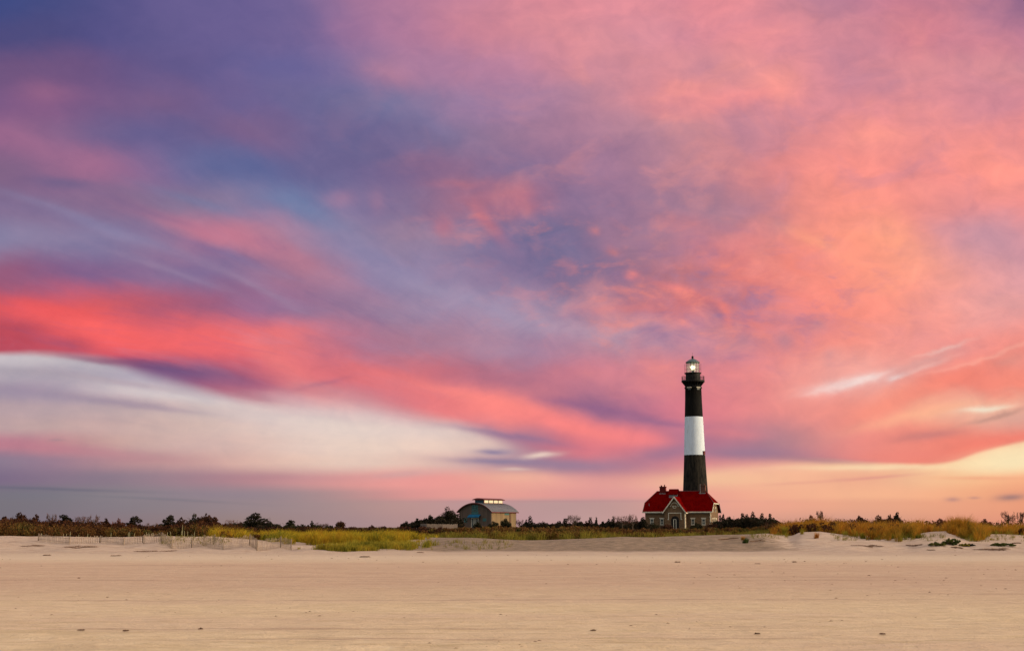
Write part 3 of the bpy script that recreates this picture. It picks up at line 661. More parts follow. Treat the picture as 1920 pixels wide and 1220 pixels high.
zc = (zb+zt_)/2 + .1
MB().lathe([(.02, zc-.68), (.42, zc-.54), (.66, zc-.2), (.70, zc), (.66, zc+.2), (.42, zc+.54), (.02, zc+.68)], 20).build('lamp', M['lamp'], ln, True)
MB().tube((0,0,lz(699)), (0,0,zb+.6), .35, n=10).build('lamp_pedestal', M['black'], ln)
rf = MB().lathe([(lw(13.2,680), lz(680.4)), (lw(13.4,679), lz(679)), (lw(10.6,677), lz(677)), (lw(7.2,675), lz(674.6)), (lw(3.4,673), lz(672.8)), (lw(1.6,672), lz(672)), (lw(1.3,671.5), lz(671.6))], 16).build('lantern_roof', M['darkroof'], lh)
MB().lathe([(lw(1.2,671), lz(671.8)), (lw(2.0,670), lz(670.8)), (lw(2.2,669), lz(669.3)), (lw(1.8,668), lz(668)), (lw(.8,667), lz(667.2)), (.05, lz(666.8))], 16).build('vent_ball', M['black'], rf, True)
MB().tube((0,0,lz(667)), (0,0,lz(661)), .03, n=6).build('lightning_rod', M['black'], rf)
def tower_window(ang_, z, r, w, h, lintel=True):
    """a stair window let into the shaft, facing ang_ (0 = towards +X, -90 = towards the camera)"""
    a = R(ang_); nx2, ny2 = cos(a), sin(a); ux, uy = -ny2, nx2
    def P_(u, d, zz): return (nx2*(r+d)+ux*u, ny2*(r+d)+uy*u, zz)
    b = MB().slab([P_(-w/2,-.2,z-h/2), P_(w/2,-.2,z-h/2), P_(w/2,-.2,z+h/2), P_(-w/2,-.2,z+h/2)], (nx2*.32, ny2*.32, 0))
    wn = b.build('window', M['dark_glass'], lh)
    if lintel:
        MB().slab([P_(-w*.75,-.2,z+h/2+.01), P_(w*.75,-.2,z+h/2+.01), P_(w*.75,-.2,z+h/2+.3), P_(-w*.75,-.2,z+h/2+.3)], (nx2*.5, ny2*.5, 0)).build('lintel', M['quoin'], wn)
tower_window(-38, lz(850), lw(19.7, 850), .7, 1.2, False)
tower_window(-125, lz(730), lw(15.3, 730), .9, .55)
tower_window(-62, lz(730), lw(15.3, 730), .9, .55)
b = MB().box(-.4, .4, -.25, .25, 0, 1.15); hb = b.build('window_hood', M['trimred'], lh, loc=(lw(19.9,850)*cos(R(38)), -lw(19.9,850)*sin(R(38)), lz(853)))
hb.rotation_euler = (0, 0, R(52))

# ------------------------------------------------------------------ keeper's house
HY = 381.0; hx = ray(1210, 988, HY)[0]; hz = gz(hx + 9, HY) - .05
ho = empty('stone_house', (hx, HY, hz), R(-20.4), 'low stone house with red roof and pointed front gable, in front of the lighthouse', 'house')
Wd, Dp, EH, RH, JH = 19.1, 11.0, 5.45, 11.2, 7.75
def slope_z(y): return EH - .15 + (y + .6) * (RH - EH + .15) / (Dp/2 + .6)
# wall: front, back, two clipped gable ends
yv = (JH - EH + .15) * (Dp/2 + .6) / (RH - EH + .15) - .6
w = MB().slab([(0,0,-.5),(Wd,0,-.5),(Wd,0,EH+.3),(0,0,EH+.3)], (0,.5,0)).slab([(0,Dp-.5,-.5),(Wd,Dp-.5,-.5),(Wd,Dp-.5,EH+.3),(0,Dp-.5,EH+.3)], (0,.5,0))
for x0 in (0.004, Wd-.504):
    w.slab([(x0,.5,-.5),(x0,Dp-.5,-.5),(x0,Dp-.5,EH+.3),(x0,Dp-yv-.5,JH-.3),(x0,yv+.5,JH-.3),(x0,.5,EH+.3)], (.5,0,0))
wall = w.build('wall', M['stone'], ho)
# roof with hipped (clipped) ends
xo = .62; hr = 2.9
eL, eR = -xo, Wd+xo
zE = EH-.15; yb = Dp+.6
ft = [(eL,-.6,zE),(eR,-.6,zE),(eR,yv,JH),(eR-hr,Dp/2,RH),(eL+hr,Dp/2,RH),(eL,yv,JH)]
bk = [(x,Dp-y,z) for x,y,z in ft]
rm_ = MB()
off = (0,0,-.22)
rm_.slab(ft, off); rm_.slab(bk[::-1], off)
rm_.slab([(eR,yv,JH),(eR,Dp-yv,JH),(eR-hr,Dp/2,RH)], off).slab([(eL,yv,JH),(eL+hr,Dp/2,RH),(eL,Dp-yv,JH)], off)
roof = rm_.build('roof', M['roof'], ho)
MB().tube((eL+hr,Dp/2,RH+.02),(eR-hr,Dp/2,RH+.02),.13,n=8).tube((eL,yv,JH+.02),(eL+hr,Dp/2,RH+.02),.1,n=6).tube((eR,yv,JH+.02),(eR-hr,Dp/2,RH+.02),.1,n=6).build('ridge_tiles', M['trimred'], roof)
fas = MB().box(eL+.01,6.45,-.68,-.605,zE-.38,zE-.02).box(12.25,eR-.01,-.68,-.605,zE-.38,zE-.02).box(eL,eR,yb+.004,yb+.08,zE-.36,zE-.02)
for xx in (eL-.07, eR+.004):
    fas.box(xx, xx+.07, yv+.0, Dp-yv, JH-.36, JH-.03)
    fas.slab([(xx,-.6,zE-.36),(xx,-.6,zE-.02),(xx,yv-.01,JH-.03),(xx,yv-.01,JH-.36)], (.07,0,0))
fas.build('fascia', M['white'], roof)
MB().slab([(eR+.08,yb,zE-.55),(eR+.08,yb,zE-.04),(eR+.08,Dp-yv+.02,JH-.04),(eR+.08,Dp-yv+.02,JH-.55)], (.1,0,0)).build('bargeboard', M['navy'], roof)
# front gable
gc, gw, pj = 9.35, 2.95, 2.7
GA = 9.55; ge = EH - .1
gwm = MB().slab([(gc-gw,-pj,-.5),(gc+gw,-pj,-.5),(gc+gw,-pj,ge),(gc,-pj,GA-.35),(gc-gw,-pj,ge)], (0,.45,0))
gwm.slab([(gc-gw,-pj+.45,-.5),(gc-gw,0-.01,-.5),(gc-gw,-.01,ge-.05),(gc-gw,-pj+.45,ge-.05)], (.45,0,0)).slab([(gc+gw-.45,-pj+.45,-.5),(gc+gw-.45,-.01,-.5),(gc+gw-.45,-.01,ge-.05),(gc+gw-.45,-pj+.45,ge-.05)], (.45,0,0))
gwall = gwm.build('gable_wall', M['stone'], ho)
yR = (GA - zE) * (Dp/2 + .6) / (RH - zE) - .6 + .1          # where its ridge meets the main slope
fw = gw + .45; fz = ge - .35
gr_ = MB()
for sg in (-1, 1):
    a_, b_ = (gc, -pj-.45, GA), (gc+sg*fw, -pj-.45, fz)
    c_ = (gc+sg*fw, -.55, fz+.02); d_ = (gc, yR, GA)
    gr_.slab([a_, b_, c_, d_] if sg > 0 else [d_, c_, b_, a_], (0,0,-.2))
gro = gr_.build('gable_roof', M['roof'], ho)
bb = MB()
for sg in (-1, 1):
    bb.slab([(gc,-pj-.53,GA+.06),(gc+sg*(fw+.02),-pj-.53,fz+.05),(gc+sg*(fw+.02),-pj-.53,fz-.40),(gc,-pj-.53,GA-.50)], (0,.07,0))
bb.box(gc+fw+.004, gc+fw+.08, -pj-.45, -.5, fz-.3, fz-.01)
bb.build('bargeboard', M['white'], gro)
# lunette emblem over the porch
lu = MB(); zc2 = 6.75; n = 12
for i in range(n):
    a0, a1 = pi*i/n, pi*(i+1)/n
    lu.tube((gc+1.05*cos(a0), -pj-.06, zc2+1.0*sin(a0)), (gc+1.05*cos(a1), -pj-.06, zc2+1.0*sin(a1)), .09, n=6)
for i in range(10):
    a0, a1 = -pi*.95+pi*1.25*i/10-.5, -pi*.95+pi*1.25*(i+1)/10-.5
    lu.tube((gc+.5*cos(a0), -pj-.06, zc2-.05+.5*sin(a0)), (gc+.5*cos(a1), -pj-.06, zc2-.05+.5*sin(a1)), .08, n=6)
lu.tube((gc-.45,-pj-.06,zc2+.03),(gc+.5,-pj-.06,zc2+.03),.07,n=6).tube((gc-1.3,-pj-.06,zc2-.02),(gc-1.0,-pj-.06,zc2),.08,n=6).tube((gc+1.0,-pj-.06,zc2),(gc+1.3,-pj-.06,zc2-.02),.08,n=6)
lu.build('lunette', M['white'], gwall)
hm = MB(); y0 = -pj
hm.box(gc-1.85,gc+1.95,y0-.14,y0-.003,4.75,4.95).box(gc-1.85,gc-1.66,y0-.14,y0-.003,3.15,4.74).box(gc+1.76,gc+1.95,y0-.14,y0-.003,3.15,4.74).box(gc-2.05,gc-1.66,y0-.14,y0-.003,2.95,3.14).box(gc+1.76,gc+2.15,y0-.14,y0-.003,2.95,3.14)
hm.build('hood_mould', M['white'], gwall)
# arched doorway: shade of the opening put in as flat black sheets
def arch_poly(x, y, w2, z0, zs, n=12):
    return [(x-w2,y,z0),(x+w2,y,z0)] + [(x+w2*cos(pi*i/n), y, zs+w2*1.0*sin(pi*i/n)) for i in range(n+1)]
dr = MB().slab(arch_poly(gc+.1, -pj-.02, 1.15, 0.0, 2.85), (0,.015,0)).build('door', M['black'], ho)
df = MB()
df.box(gc-.42,gc-.26,-pj-.05,-pj-.022,.2,3.1).box(gc+.3,gc+.46,-pj-.05,-pj-.022,.2,3.1).box(gc-.26,gc+.3,-pj-.05,-pj-.022,3.0,3.1)
df.build('frame', M['white'], dr)
MB().slab([(gc-.25,-pj-.032,.2),(gc+.29,-pj-.032,.2),(gc+.29,-pj-.032,2.98),(gc-.25,-pj-.032,2.98)],(0,.008,0)).build('opening_shade', M['black'], dr)  # black in place of the shade inside the doorway
# archway stones
av = MB()
for i in range(13):
    a0 = pi*i/13+.03; a1 = pi*(i+1)/13-.03
    av.slab([(gc+.1+r_*cos(a_), -pj-.05, 2.85+r_*sin(a_)) for r_, a_ in ((1.17,a0),(1.55,a0),(1.55,a1),(1.17,a1))], (0,.046,0))
av.build('arch_stones', M['stone'], gwall)
# windows
def house_window(x, z0, z1, w2, frame=True, lint=True, y=0.0, nm='window'):
    o = MB().box(x-w2, x+w2, y-.03, y-.003, z0, z1).build(nm, M['dark_glass'], ho)
    if frame:
        f = MB(); t_ = .13
        f.box(x-w2-.02, x-w2+t_, y-.07, y-.032, z0, z1).box(x+w2-t_, x+w2+.02, y-.07, y-.032, z0, z1).box(x-w2+t_, x+w2-t_, y-.07, y-.032, z0, z0+t_)
        f.box(x-w2+t_, x+w2-t_, y-.07, y-.032, z1-t_, z1).box(x-w2+t_, x+w2-t_, y-.06, y-.032, (z0+z1)/2-.05, (z0+z1)/2+.05).box(x-.03,x+.03,y-.055,y-.032,z0+t_,(z0+z1)/2-.051)
        f.build('window_frame', M['white'], o)
    if lint:
        MB().box(x-w2-.2, x+w2+.2, y-.1, y-.003, z1+.01, z1+.28).build('lintel', M['white'], o)
        MB().box(x-w2-.12, x+w2+.12, y-.12, y-.003, z0-.14, z0-.01).build('sill', M['quoin'], o)
    return o
for xx in (2.0, 4.95, 14.0, 17.1):
    house_window(xx, 1.55, 3.25, .5)
for xx in (2.0, 4.95, 14.0, 17.1):
    house_window(xx, 4.62, 4.95, .42, False, False, nm='vent')
# corner stones
q = MB(); q2 = MB()
for k in range(11):
    z0 = k*.5; a_ = .55 if k % 2 else .32; b_ = .32 if k % 2 else .55
    q.box(Wd-a_*.5, Wd+.04, -.04, -.003, z0, z0+.47).box(Wd+.003, Wd+.04, -.003, b_*1.3, z0, z0+.47)
    q2.box(gc+gw-.1, gc+gw+.04, -pj-.04, -pj-.003, z0, z0+.47) if z0 < ge-.6 else None
    q2.box(gc+gw+.003, gc+gw+.04, -pj-.003, -pj+b_*2, z0, z0+.47) if z0 < ge-.6 else None
q.build('corner_stones', M['quoin'], wall); q2.build('corner_stones', M['quoin'], gwall)
def side_window(y, z0, z1, w2):
    o = MB().box(Wd+.003, Wd+.03, y-w2, y+w2, z0, z1).build('window', M['dark_glass'], ho)
    f = MB(); f.box(Wd+.032,Wd+.07,y-w2-.02,y-w2+.12,z0,z1).box(Wd+.032,Wd+.07,y+w2-.12,y+w2+.02,z0,z1).box(Wd+.032,Wd+.07,y-w2+.12,y+w2-.12,z0,z0+.12).box(Wd+.032,Wd+.07,y-w2+.12,y+w2-.12,z1-.12,z1)
    f.build('window_frame', M['white'], o)
    MB().box(Wd+.003, Wd+.1, y-w2-.25, y+w2+.25, z1+.01, z1+.3).build('lintel', M['white'], o)
for yy, z0, z1, w2 in ((3.0,1.3,3.2,.5),(7.6,1.3,3.2,.5),(5.5,1.3,3.3,.35),(3.6,5.2,6.3,.4),(7.2,5.2,6.3,.4)): side_window(yy, z0, z1, w2)
# chimneys, roof monitor
def chimney(x0, x1, z1, mt, y=Dp/2):
    c_ = MB().box(x0, x1, y-.65, y+.65, RH-1.2, z1-.35).box(x0-.1, x1+.1, y-.75, y+.75, z1-.35, z1-.12).build('chimney', mt, ho)
    MB().lathe([(.2,z1-.12),(.24,z1+.22),(.18,z1+.25)],10,(x0+x1)/2-.45,y).build('flue_pot', mt, c_)
    MB().lathe([(.18,z1-.12),(.16,z1+.38),(.12,z1+.4)],10,(x0+x1)/2+.5,y).build('flue_pot', mt, c_)
    MB().box(x0-.12,x1+.12,y-.80,y-.655,RH-1.05,RH-.55).build('flashing', M['grey'], c_)
chimney(3.2, 4.9, 12.75, M['brick'])
chimney(15.0, 16.7, 12.95, M['brickb'])
MB().box(6.3,8.7,3.55,7.4,9.3,10.3).build('roof_monitor', M['grey'], ho)
MB().slab([(6.1,3.3,10.32),(8.9,3.3,10.32),(8.9,4.6,11.85),(6.1,4.6,11.85)],(0,0,-.15)).slab([(6.1,4.6,11.85),(8.9,4.6,11.85),(8.9,7.6,10.5),(6.1,7.6,10.5)],(0,0,-.15)).slab([(6.3,3.5,10.25),(6.3,4.6,11.65),(6.3,7.4,10.4)],(.1,0,0)).slab([(8.6,3.5,10.25),(8.6,4.6,11.65),(8.6,7.4,10.4)],(.1,0,0)).build('monitor_roof', M['roof'], ho)
MB().tube((.9,1.2,slope_z(1.2)-.2),(.9,1.2,slope_z(1.2)+.6),.09,n=8).build('vent_pipe', M['grey'], ho)
MB().tube((15.3,4.6,RH-1.2),(15.3,4.6,RH+2.0),.08,n=8).build('vent_pipe', M['grey'], ho)

# ------------------------------------------------------------------ arched roof building
BY = 373.0; bx0 = ray(861, 988, BY)[0]; bz = gz(bx0+7, BY)
BW, BD, BE, BP = 11.0, 12.6, 5.35, 7.7
bo = empty('arched_building', (bx0, BY, bz), R(-33.8), 'wooden building with curved grey metal roof, bright clerestory windows and blue door awning', 'building')
def arc(x0, x1, ze, zp, n=20):
    h = (x1-x0)/2; s_ = zp-ze; r = (h*h+s_*s_)/(2*s_); th = math.asin(h/r); cx_ = (x0+x1)/2; cz_ = zp-r
    return [(cx_+r*sin(-th+2*th*i/n), cz_+r*cos(-th+2*th*i/n)) for i in range(n+1)]
ap = arc(0, BW, BE, BP-.15)
gwf = MB().slab([(0,0,-.4)]+[(x,0,z) for x, z in ap]+[(BW,0,-.4)], (0,.3,0)); gwf.build('gable_wall', M['boards'], bo)
MB().slab([(0,BD-.3,-.4)]+[(x,BD-.3,z) for x, z in ap]+[(BW,BD-.3,-.4)], (0,.3,0)).build('gable_wall', M['boards'], bo)
sw_ = MB().box(BW-.3, BW-.004, .3, BD-.3, -.4, BE).build('side_wall', M['boardsb'], bo)
MB().box(0.004, .3, .3, BD-.3, -.4, BE).build('side_wall', M['boardsb'], bo)
ro = arc(-.55, BW+.55, BE-.12, BP+.08, 24); ri = [(x, z-.18) for x, z in ro]
rb = MB(); y0, y1 = -.55, BD+.5
for i in range(24):
    (xa, za), (xb, zb_) = ro[i], ro[i+1]; (xc, zc_), (xd, zd) = ri[i], ri[i+1]
    rb.add([(xa,y0,za),(xb,y0,zb_),(xb,y1,zb_),(xa,y1,za),(xc,y0,zc_),(xd,y0,zd),(xd,y1,zd),(xc,y1,zc_)],[(0,1,2,3),(7,6,5,4),(0,4,5,1),(3,2,6,7)])
rb.add([(ro[0][0],y0,ro[0][1]),(ro[0][0],y1,ro[0][1]),(ri[0][0],y1,ri[0][1]),(ri[0][0],y0,ri[0][1])],[(0,1,2,3)])
rb.add([(ro[-1][0],y0,ro[-1][1]),(ro[-1][0],y1,ro[-1][1]),(ri[-1][0],y1,ri[-1][1]),(ri[-1][0],y0,ri[-1][1])],[(3,2,1,0)])
for yk in np.arange(.3, BD, .75):       # standing seams
    for i in range(12, 24):
        (xa, za), (xb, zb_) = ro[i], ro[i+1]; rb.add([(xa,yk,za),(xb,yk,zb_),(xb,yk,zb_+.05),(xa,yk,za+.05),(xa,yk+.04,za),(xb,yk+.04,zb_),(xb,yk+.04,zb_+.05),(xa,yk+.04,za+.05)],[(0,1,2,3),(7,6,5,4),(3,2,6,7)])
broof = rb.build('roof', M['metalroof'], bo)
tr_ = MB()
for i in range(24):
    (xa, za), (xb, zb_) = ro[i], ro[i+1]
    tr_.add([(xa,y0-.06,za+.03),(xb,y0-.06,zb_+.03),(xb,y0-.06,zb_-.25),(xa,y0-.06,za-.25),(xa,y0-.003,za+.03),(xb,y0-.003,zb_+.03),(xb,y0-.003,zb_-.25),(xa,y0-.003,za-.25)],[(3,2,1,0),(0,1,5,4),(7,6,2,3),(4,5,6,7)])
tr_.box(BW+.553, BW+.63, y0, y1, BE-.36, BE-.1)
tr_.build('fascia', M['trimred'], broof)
# clerestory
mx0, mx1, my0, my1, mz = 4.0, 7.0, 2.0, 11.5, 8.72
cl_ = MB().box(mx0, mx1, my0, my1, 6.9, mz).build('clerestory', M['navy'], bo)
n4 = 4; span = (my1-my0)/n4
for k in range(n4):
    ya = my0+.35+span*k; yb2 = my0+span*(k+1)-.1
    wn = MB().box(mx1+.004, mx1+.05, ya, yb2, mz-.92, mz-.18).build('window', M['clerestory'], cl_)
MB().box(mx1+.004, mx1+.10, my0, my1, mz-.17, mz-.02).box(mx1+.004, mx1+.10, my0, my1, 7.5, mz-.93).box(*(mx1+.004, mx1+.08, my0, my0+.3, mz-.93, mz-.17)).box(mx1+.004, mx1+.08, my1-.1, my1, mz-.93, mz-.17).build('window_frame', M['trimred'], cl_)
cr_ = arc(mx0-.55, mx1+.55, mz, mz+.42, 8); cm = MB()
cm.slab([(x, my0-.6, z) for x, z in cr_] + [(mx1+.55, my0-.6, mz-.12), (mx0-.55, my0-.6, mz-.12)], (0, my1-my0+1.1, 0)); cm.build('clerestory_roof', M['trimred'], cl_)
# gable front features
def gpx(px): return (px-861)*.185
def gzz(py): return (988-py)*.1520+1.6-bz
def panel(name, x0, x1, z0, z1, mt, y=-.05, parent=bo): return MB().box(x0, x1, y, -.003, z0, z1).build(name, mt, parent)
p1 = panel('upper_window', gpx(884.5), gpx(896), gzz(957.5), gzz(947.5), M['teal'])
mc = MB()
for i in range(14):
    a0, a1 = 2*pi*i/14, 2*pi*(i+1)/14; cx_, cz_ = gpx(890.2), gzz(952.5)
    mc.tube((cx_+.75*cos(a0),-.07,cz_+.6*sin(a0)),(cx_+.75*cos(a1),-.07,cz_+.6*sin(a1)),.06,n=5)
mc.tube((cx_-.7,-.07,cz_),(cx_+.7,-.07,cz_),.05,n=5); mc.build('window_frame', M['dark_glass'], p1)
panel('transom_panel', gpx(884), gpx(897), gzz(965), gzz(958.5), M['teal'])
MB().slab([(gpx(880),-.06,gzz(964.5)),(gpx(901.5),-.06,gzz(964.5)),(gpx(901.5),-1.0,gzz(968.5)),(gpx(880),-1.0,gzz(968.5))],(0,0,-.12)).box(gpx(880),gpx(901.5),-1.05,-.96,gzz(970.2),gzz(968.4)).build('awning', M['awning'], bo)
dw = panel('door', gpx(884), gpx(897), 0, gzz(970.5), M['dark_glass'])
f = MB()
for xx in (884, 887.3, 889.6, 892, 896.4): f.box(gpx(xx), gpx(xx)+.16, -.09, -.052, 0, gzz(970.5))
f.box(gpx(884)+.17, gpx(896.4), -.088, -.052, gzz(972), gzz(970.6)); f.build('door_frame', M['white'], dw)
panel('window', gpx(870), gpx(876), gzz(979.5), gzz(971), M['teal']); panel('window', gpx(905), gpx(911.5), gzz(977), gzz(971.5), M['teal'])
# details of the lit side: teal transom, brown downpipe, pale patch
MB().box(BW+.003, BW+.05, 6.6, 8.9, BE-.95, BE-.35).build('transom_panel', M['teal'], bo)
MB().tube((BW+.1, 9.3, 0), (BW+.1, 9.3, BE-.2), .11, n=8).build('downpipe', M['trimred'], bo)
MB().box(BW+.003, BW+.05, 5.6, 6.4, 1.4, 2.6).build('vent', M['teal'], bo)

# ------------------------------------------------------------------ vegetation generators
def leafcloud(blobs, n, size, elong=1.0, up=0.0, shell=.55):
    """blobs (cx,cy,cz,rx,ry,rz) -> n small quads spread through them"""
    B = np.array(blobs, float); w_ = (B[:,3]*B[:,4]*B[:,5])**(2/3); w_ /= w_.sum()
    k = rng.choice(len(B), n, p=w_); d = rng.normal(size=(n,3)); d /= np.linalg.norm(d, axis=1)[:,None]
    r = (shell + (1.08-shell)*rng.random(n)**.7) * (0.86+.28*rng.random(n))
    c = B[k,:3] + d*B[k,3:]*r[:,None]
    u = rng.normal(size=(n,3)); u[:,2] = u[:,2]*(1+up*2) + up*2.0; u /= np.linalg.norm(u, axis=1)[:,None]
    v = np.cross(u, rng.normal(size=(n,3))); v /= np.linalg.norm(v, axis=1)[:,None]
    s = size*(0.5+rng.random(n))[:,None]
    u = u*s*elong; v = v*s/max(1.0, elong*.9)
    V = np.stack([c-u-v*.6, c-v*.1+u*.0-v*.9, c+u-v*.2, c+v], 1).reshape(-1,3)
    V[:,2] = np.maximum(V[:,2], 0.02)
    Fc = np.arange(4*n).reshape(n,4)
    return V, Fc

def crown_blobs(kind, w, h):
    bl = []; rr = random.random
    if kind == 'pad':
        lean = (rr()-.5)*.5*w
        for i in range(9):
            z = h*(.30+.64*i/8); half = w*.5*(1-.45*(i/8)**2)
            x = (rr()-.5)*half*1.2 + lean*(i/8)
            bl.append((x, (rr()-.5)*w*.4, z, half*(.38+.3*rr()), half*(.4+.2*rr()), h*(.07+.05*rr())))
        bl.append((0,0,h*.28,w*.4,w*.35,h*.26))
    elif kind == 'bush':
        for i in range(13):
            a = rr()*2*pi; r = w*.36*rr()**.5; x, y = r*cos(a), r*sin(a)
            zz = h*(.45+.33*rr())*(1-.5*(r/(w*.5))**2)
            bl.append((x, y, zz, w*(.11+.09*rr()), w*(.12+.08*rr()), h*(.13+.1*rr())))
        bl.append((0,0,h*.35,w*.42,w*.4,h*.34)); bl.append((w*.05*(rr()-.5),0,h*.86,w*.11,w*.11,h*.14))
    elif kind == 'ball':
        for i in range(8):
            bl.append(((rr()-.5)*w*.45, (rr()-.5)*w*.5, h-w*(.25+.3*rr()), w*(.22+.1*rr()), w*.25, w*(.18+.08*rr())))
        bl.append((0,0,h-w*.5,w*.4,w*.4,w*.38)); bl.append((0,0,h*.3,w*.6,w*.5,h*.3))
    elif kind == 'spire':
        ns = max(2, int(w/1.1)); 
        for s_ in range(ns):
            x0 = -w*.42 + w*.84*(s_+.5)/ns + (rr()-.5)*.3; hh = h*(.62+.38*rr()); y0 = (rr()-.5)*w*.3
            if s_ == ns//2: hh = h
            for i in range(5):
                z = hh*(.3+.165*i); r = w/ns*.80*(1-.17*i)*(.7+.6*rr())
                bl.append((x0+(rr()-.5)*.15, y0, z, r, r, hh*.12))
        bl.append((0,0,h*.28,w*.48,w*.4,h*.28))
    return bl

MATL = {'pine':'pine','green':'green','rust':'rust','red':'red','scrub':'scrub','meadow':'meadow'}
def tree(name, px, top, wpx, Y, kind, mt, label, group, cat='tree'):
    x, _, ztop = ray(px, top, Y); z0 = gz(x, Y) - .05; h = (ztop - z0) * (1.10 if kind == 'twig' else 1.04); w_ = wpx * scale_at(px, top, Y)
    root = empty(name, (x, Y, z0), 0, label, cat, group)
    tr_ = MB(); tops = []
    r0 = max(.06, h*.03)
    lean = (random.random()-.5)*.25*w_
    tr_.tube((0,0,0), (lean*.5, 0, h*.45), r0, r0*.7, 7); tr_.tube((lean*.5,0,h*.45), (lean, 0, h*.85), r0*.7, r0*.25, 6)
    nl = 26 if kind == 'twig' else 8
    for i in range(nl):
        a = random.random()*2*pi; zz = h*((.12 if kind != 'twig' else .3)+.5*random.random()); L_ = w_*(.25+.25*random.random())
        hm = h*(1.0-.35*random.random()*(1 if kind == 'twig' else .3)) - L_*.25
        e = (lean*.6+L_*cos(a), L_*.6*sin(a), min(hm, zz + h*(.2+.25*random.random())*(1.5 if kind == 'twig' else .8)))
        tr_.tube((lean*zz/h*.9, 0, zz), e, r0*.4, r0*.12, 5); tops.append(e)
        if kind == 'twig':
            for q_ in range(5):
                e2 = (e[0]+(random.random()-.5)*.5*w_*.4, e[1]+(random.random()-.5)*.3, min(h, e[2]+(random.random()-.1)*h*.25))
                tr_.tube(e, e2, r0*.13, r0*.06, 4, False)
    tr_.build('trunk', M['bark'], root)
    if kind == 'twig':
        bl = [(p[0], p[1], p[2], w_*.13, w_*.13, h*.12) for p in tops]
        V, Fc = leafcloud(bl, int(60+w_*h*24), .055, 2.6, .6, .1)
    else:
        bl = crown_blobs(kind, w_, h)
        n = int(min(6500, max(1000, w_*h*300)))
        V, Fc = leafcloud(bl, n, .085 if kind != 'pad' else .08, 1.3, .25)
    np_mesh('crown', V, Fc, M[mt], root)
    return root

def thicket(name, band, Y0, Y1, nsh, leaves, mt, label, cat, dens_size=.075, hmul=1.0, kind_up=.4, dark=None):
    """shrub mass: many low shrubs between Y0 and Y1, topped by the skyline table band [(px, py)]"""
    bx = np.array([p[0] for p in band], float); by = np.array([p[1] for p in band], float)
    Vs = []; Fs = []; c0 = 0
    for i in range(nsh):
        px = bx[0] + (bx[-1]-bx[0])*((i+random.random())/nsh); Y = Y0 + (Y1-Y0)*random.random()
        top = np.interp(px, bx, by) + 3.5*random.random()**1.5
        x, _, zt2 = ray(px, top, Y); z0 = gz(x, Y); h = max(.35, (zt2 - z0)*hmul); w_ = h*(.9+.8*random.random())
        bl = [((random.random()-.5)*w_*.8, (random.random()-.5)*w_*.8, h*(.3+.5*random.random()), w_*(.16+.14*random.random()), w_*.25, h*(.14+.12*random.random())) for _ in range(7)] + [(0,0,h*.35,w_*.5,w_*.5,h*.35)]
        V, Fc = leafcloud(bl, leaves, dens_size, 1.6, kind_up)
        V = V + np.array([x, Y, z0]); Vs.append(V); Fs.append(Fc + c0); c0 += len(V)
    o = np_mesh(name, np.concatenate(Vs), np.concatenate(Fs), M[mt])
    return tagp(o, label, cat, None, 'stuff')

def blades(bx, by, bz_, h, lean, wdt):
    """n grass blades, two bent segments each, numpy"""
    n = len(bx); a = rng.random(n)*2*pi; dx_, dy_ = np.cos(a), np.sin(a)
    wind = 0.25
    tipx = dx_*lean*h + wind*h*.5; tipy = dy_*lean*h
    b2 = rng.random(n)*pi; wx, wy = np.cos(b2)*wdt, np.sin(b2)*wdt
    base = np.stack([bx, by, bz_-.04], 1)
    mid = base + np.stack([tipx*.38, tipy*.38, h*.62], 1); tip = base + np.stack([tipx, tipy, h*.98], 1)
    W_ = np.stack([wx, wy, np.zeros(n)], 1)
    V = np.stack([base-W_, base+W_, mid-W_*.75, mid+W_*.75, tip], 1).reshape(-1,3)
    o = np.arange(n)[:,None]*5
    Fc = np.concatenate([o+[0,1,3], o+[0,3,2], o+[2,3,4]], 0)
    return V, Fc
def grass_bed(name, tufts, mt, label, nb, hb, wdt=.013, spread=.22, lean=.35, kind='stuff', group=None, cat='grass'):
    """tufts: array (x, y, height factor)"""
    T = np.asarray(tufts, float); k = np.repeat(np.arange(len(T)), nb); n = len(k)
    a = rng.random(n)*2*pi; r = spread*rng.random(n)**.6
    X = T[k,0]+r*np.cos(a); Yb = T[k,1]+r*np.sin(a); Z = ground_z(X, Yb)
    H_ = hb*T[k,2]*(.45+.6*rng.random(n))
    V, Fc = blades(X, Yb, Z, H_, lean*(.4+rng.random(n)), wdt*(.6+.8*rng.random(n)))
    o0 = (0,0,0)
    if kind != 'stuff':
        c0 = np.array([T[:,0].mean(), T[:,1].mean(), gz(T[:,0].mean(), T[:,1].mean())]); V = V - c0; o0 = tuple(c0)
    o = np_mesh(name, V, Fc, M[mt], None, o0)
    return tagp(o, label, cat, group, kind if kind == 'stuff' else None)
def hit(px, py, y0=20.0, y1=135.0):
    ys = np.linspace(y0, y1, 1400); X = []; Z = []
    for y in ys:
        p = ray(px, py, y); X.append(p[0]); Z.append(p[2])
    g_ = ground_z(np.array(X), ys); i = np.argmax(np.array(Z) <= g_)
    if Z[i] > g_[i]: i = len(ys)-1
    return X[i], ys[i], float(g_[i])
def vn1(a, b): return float(vnoise(np.array([a]), np.array([b]), 77)[0])
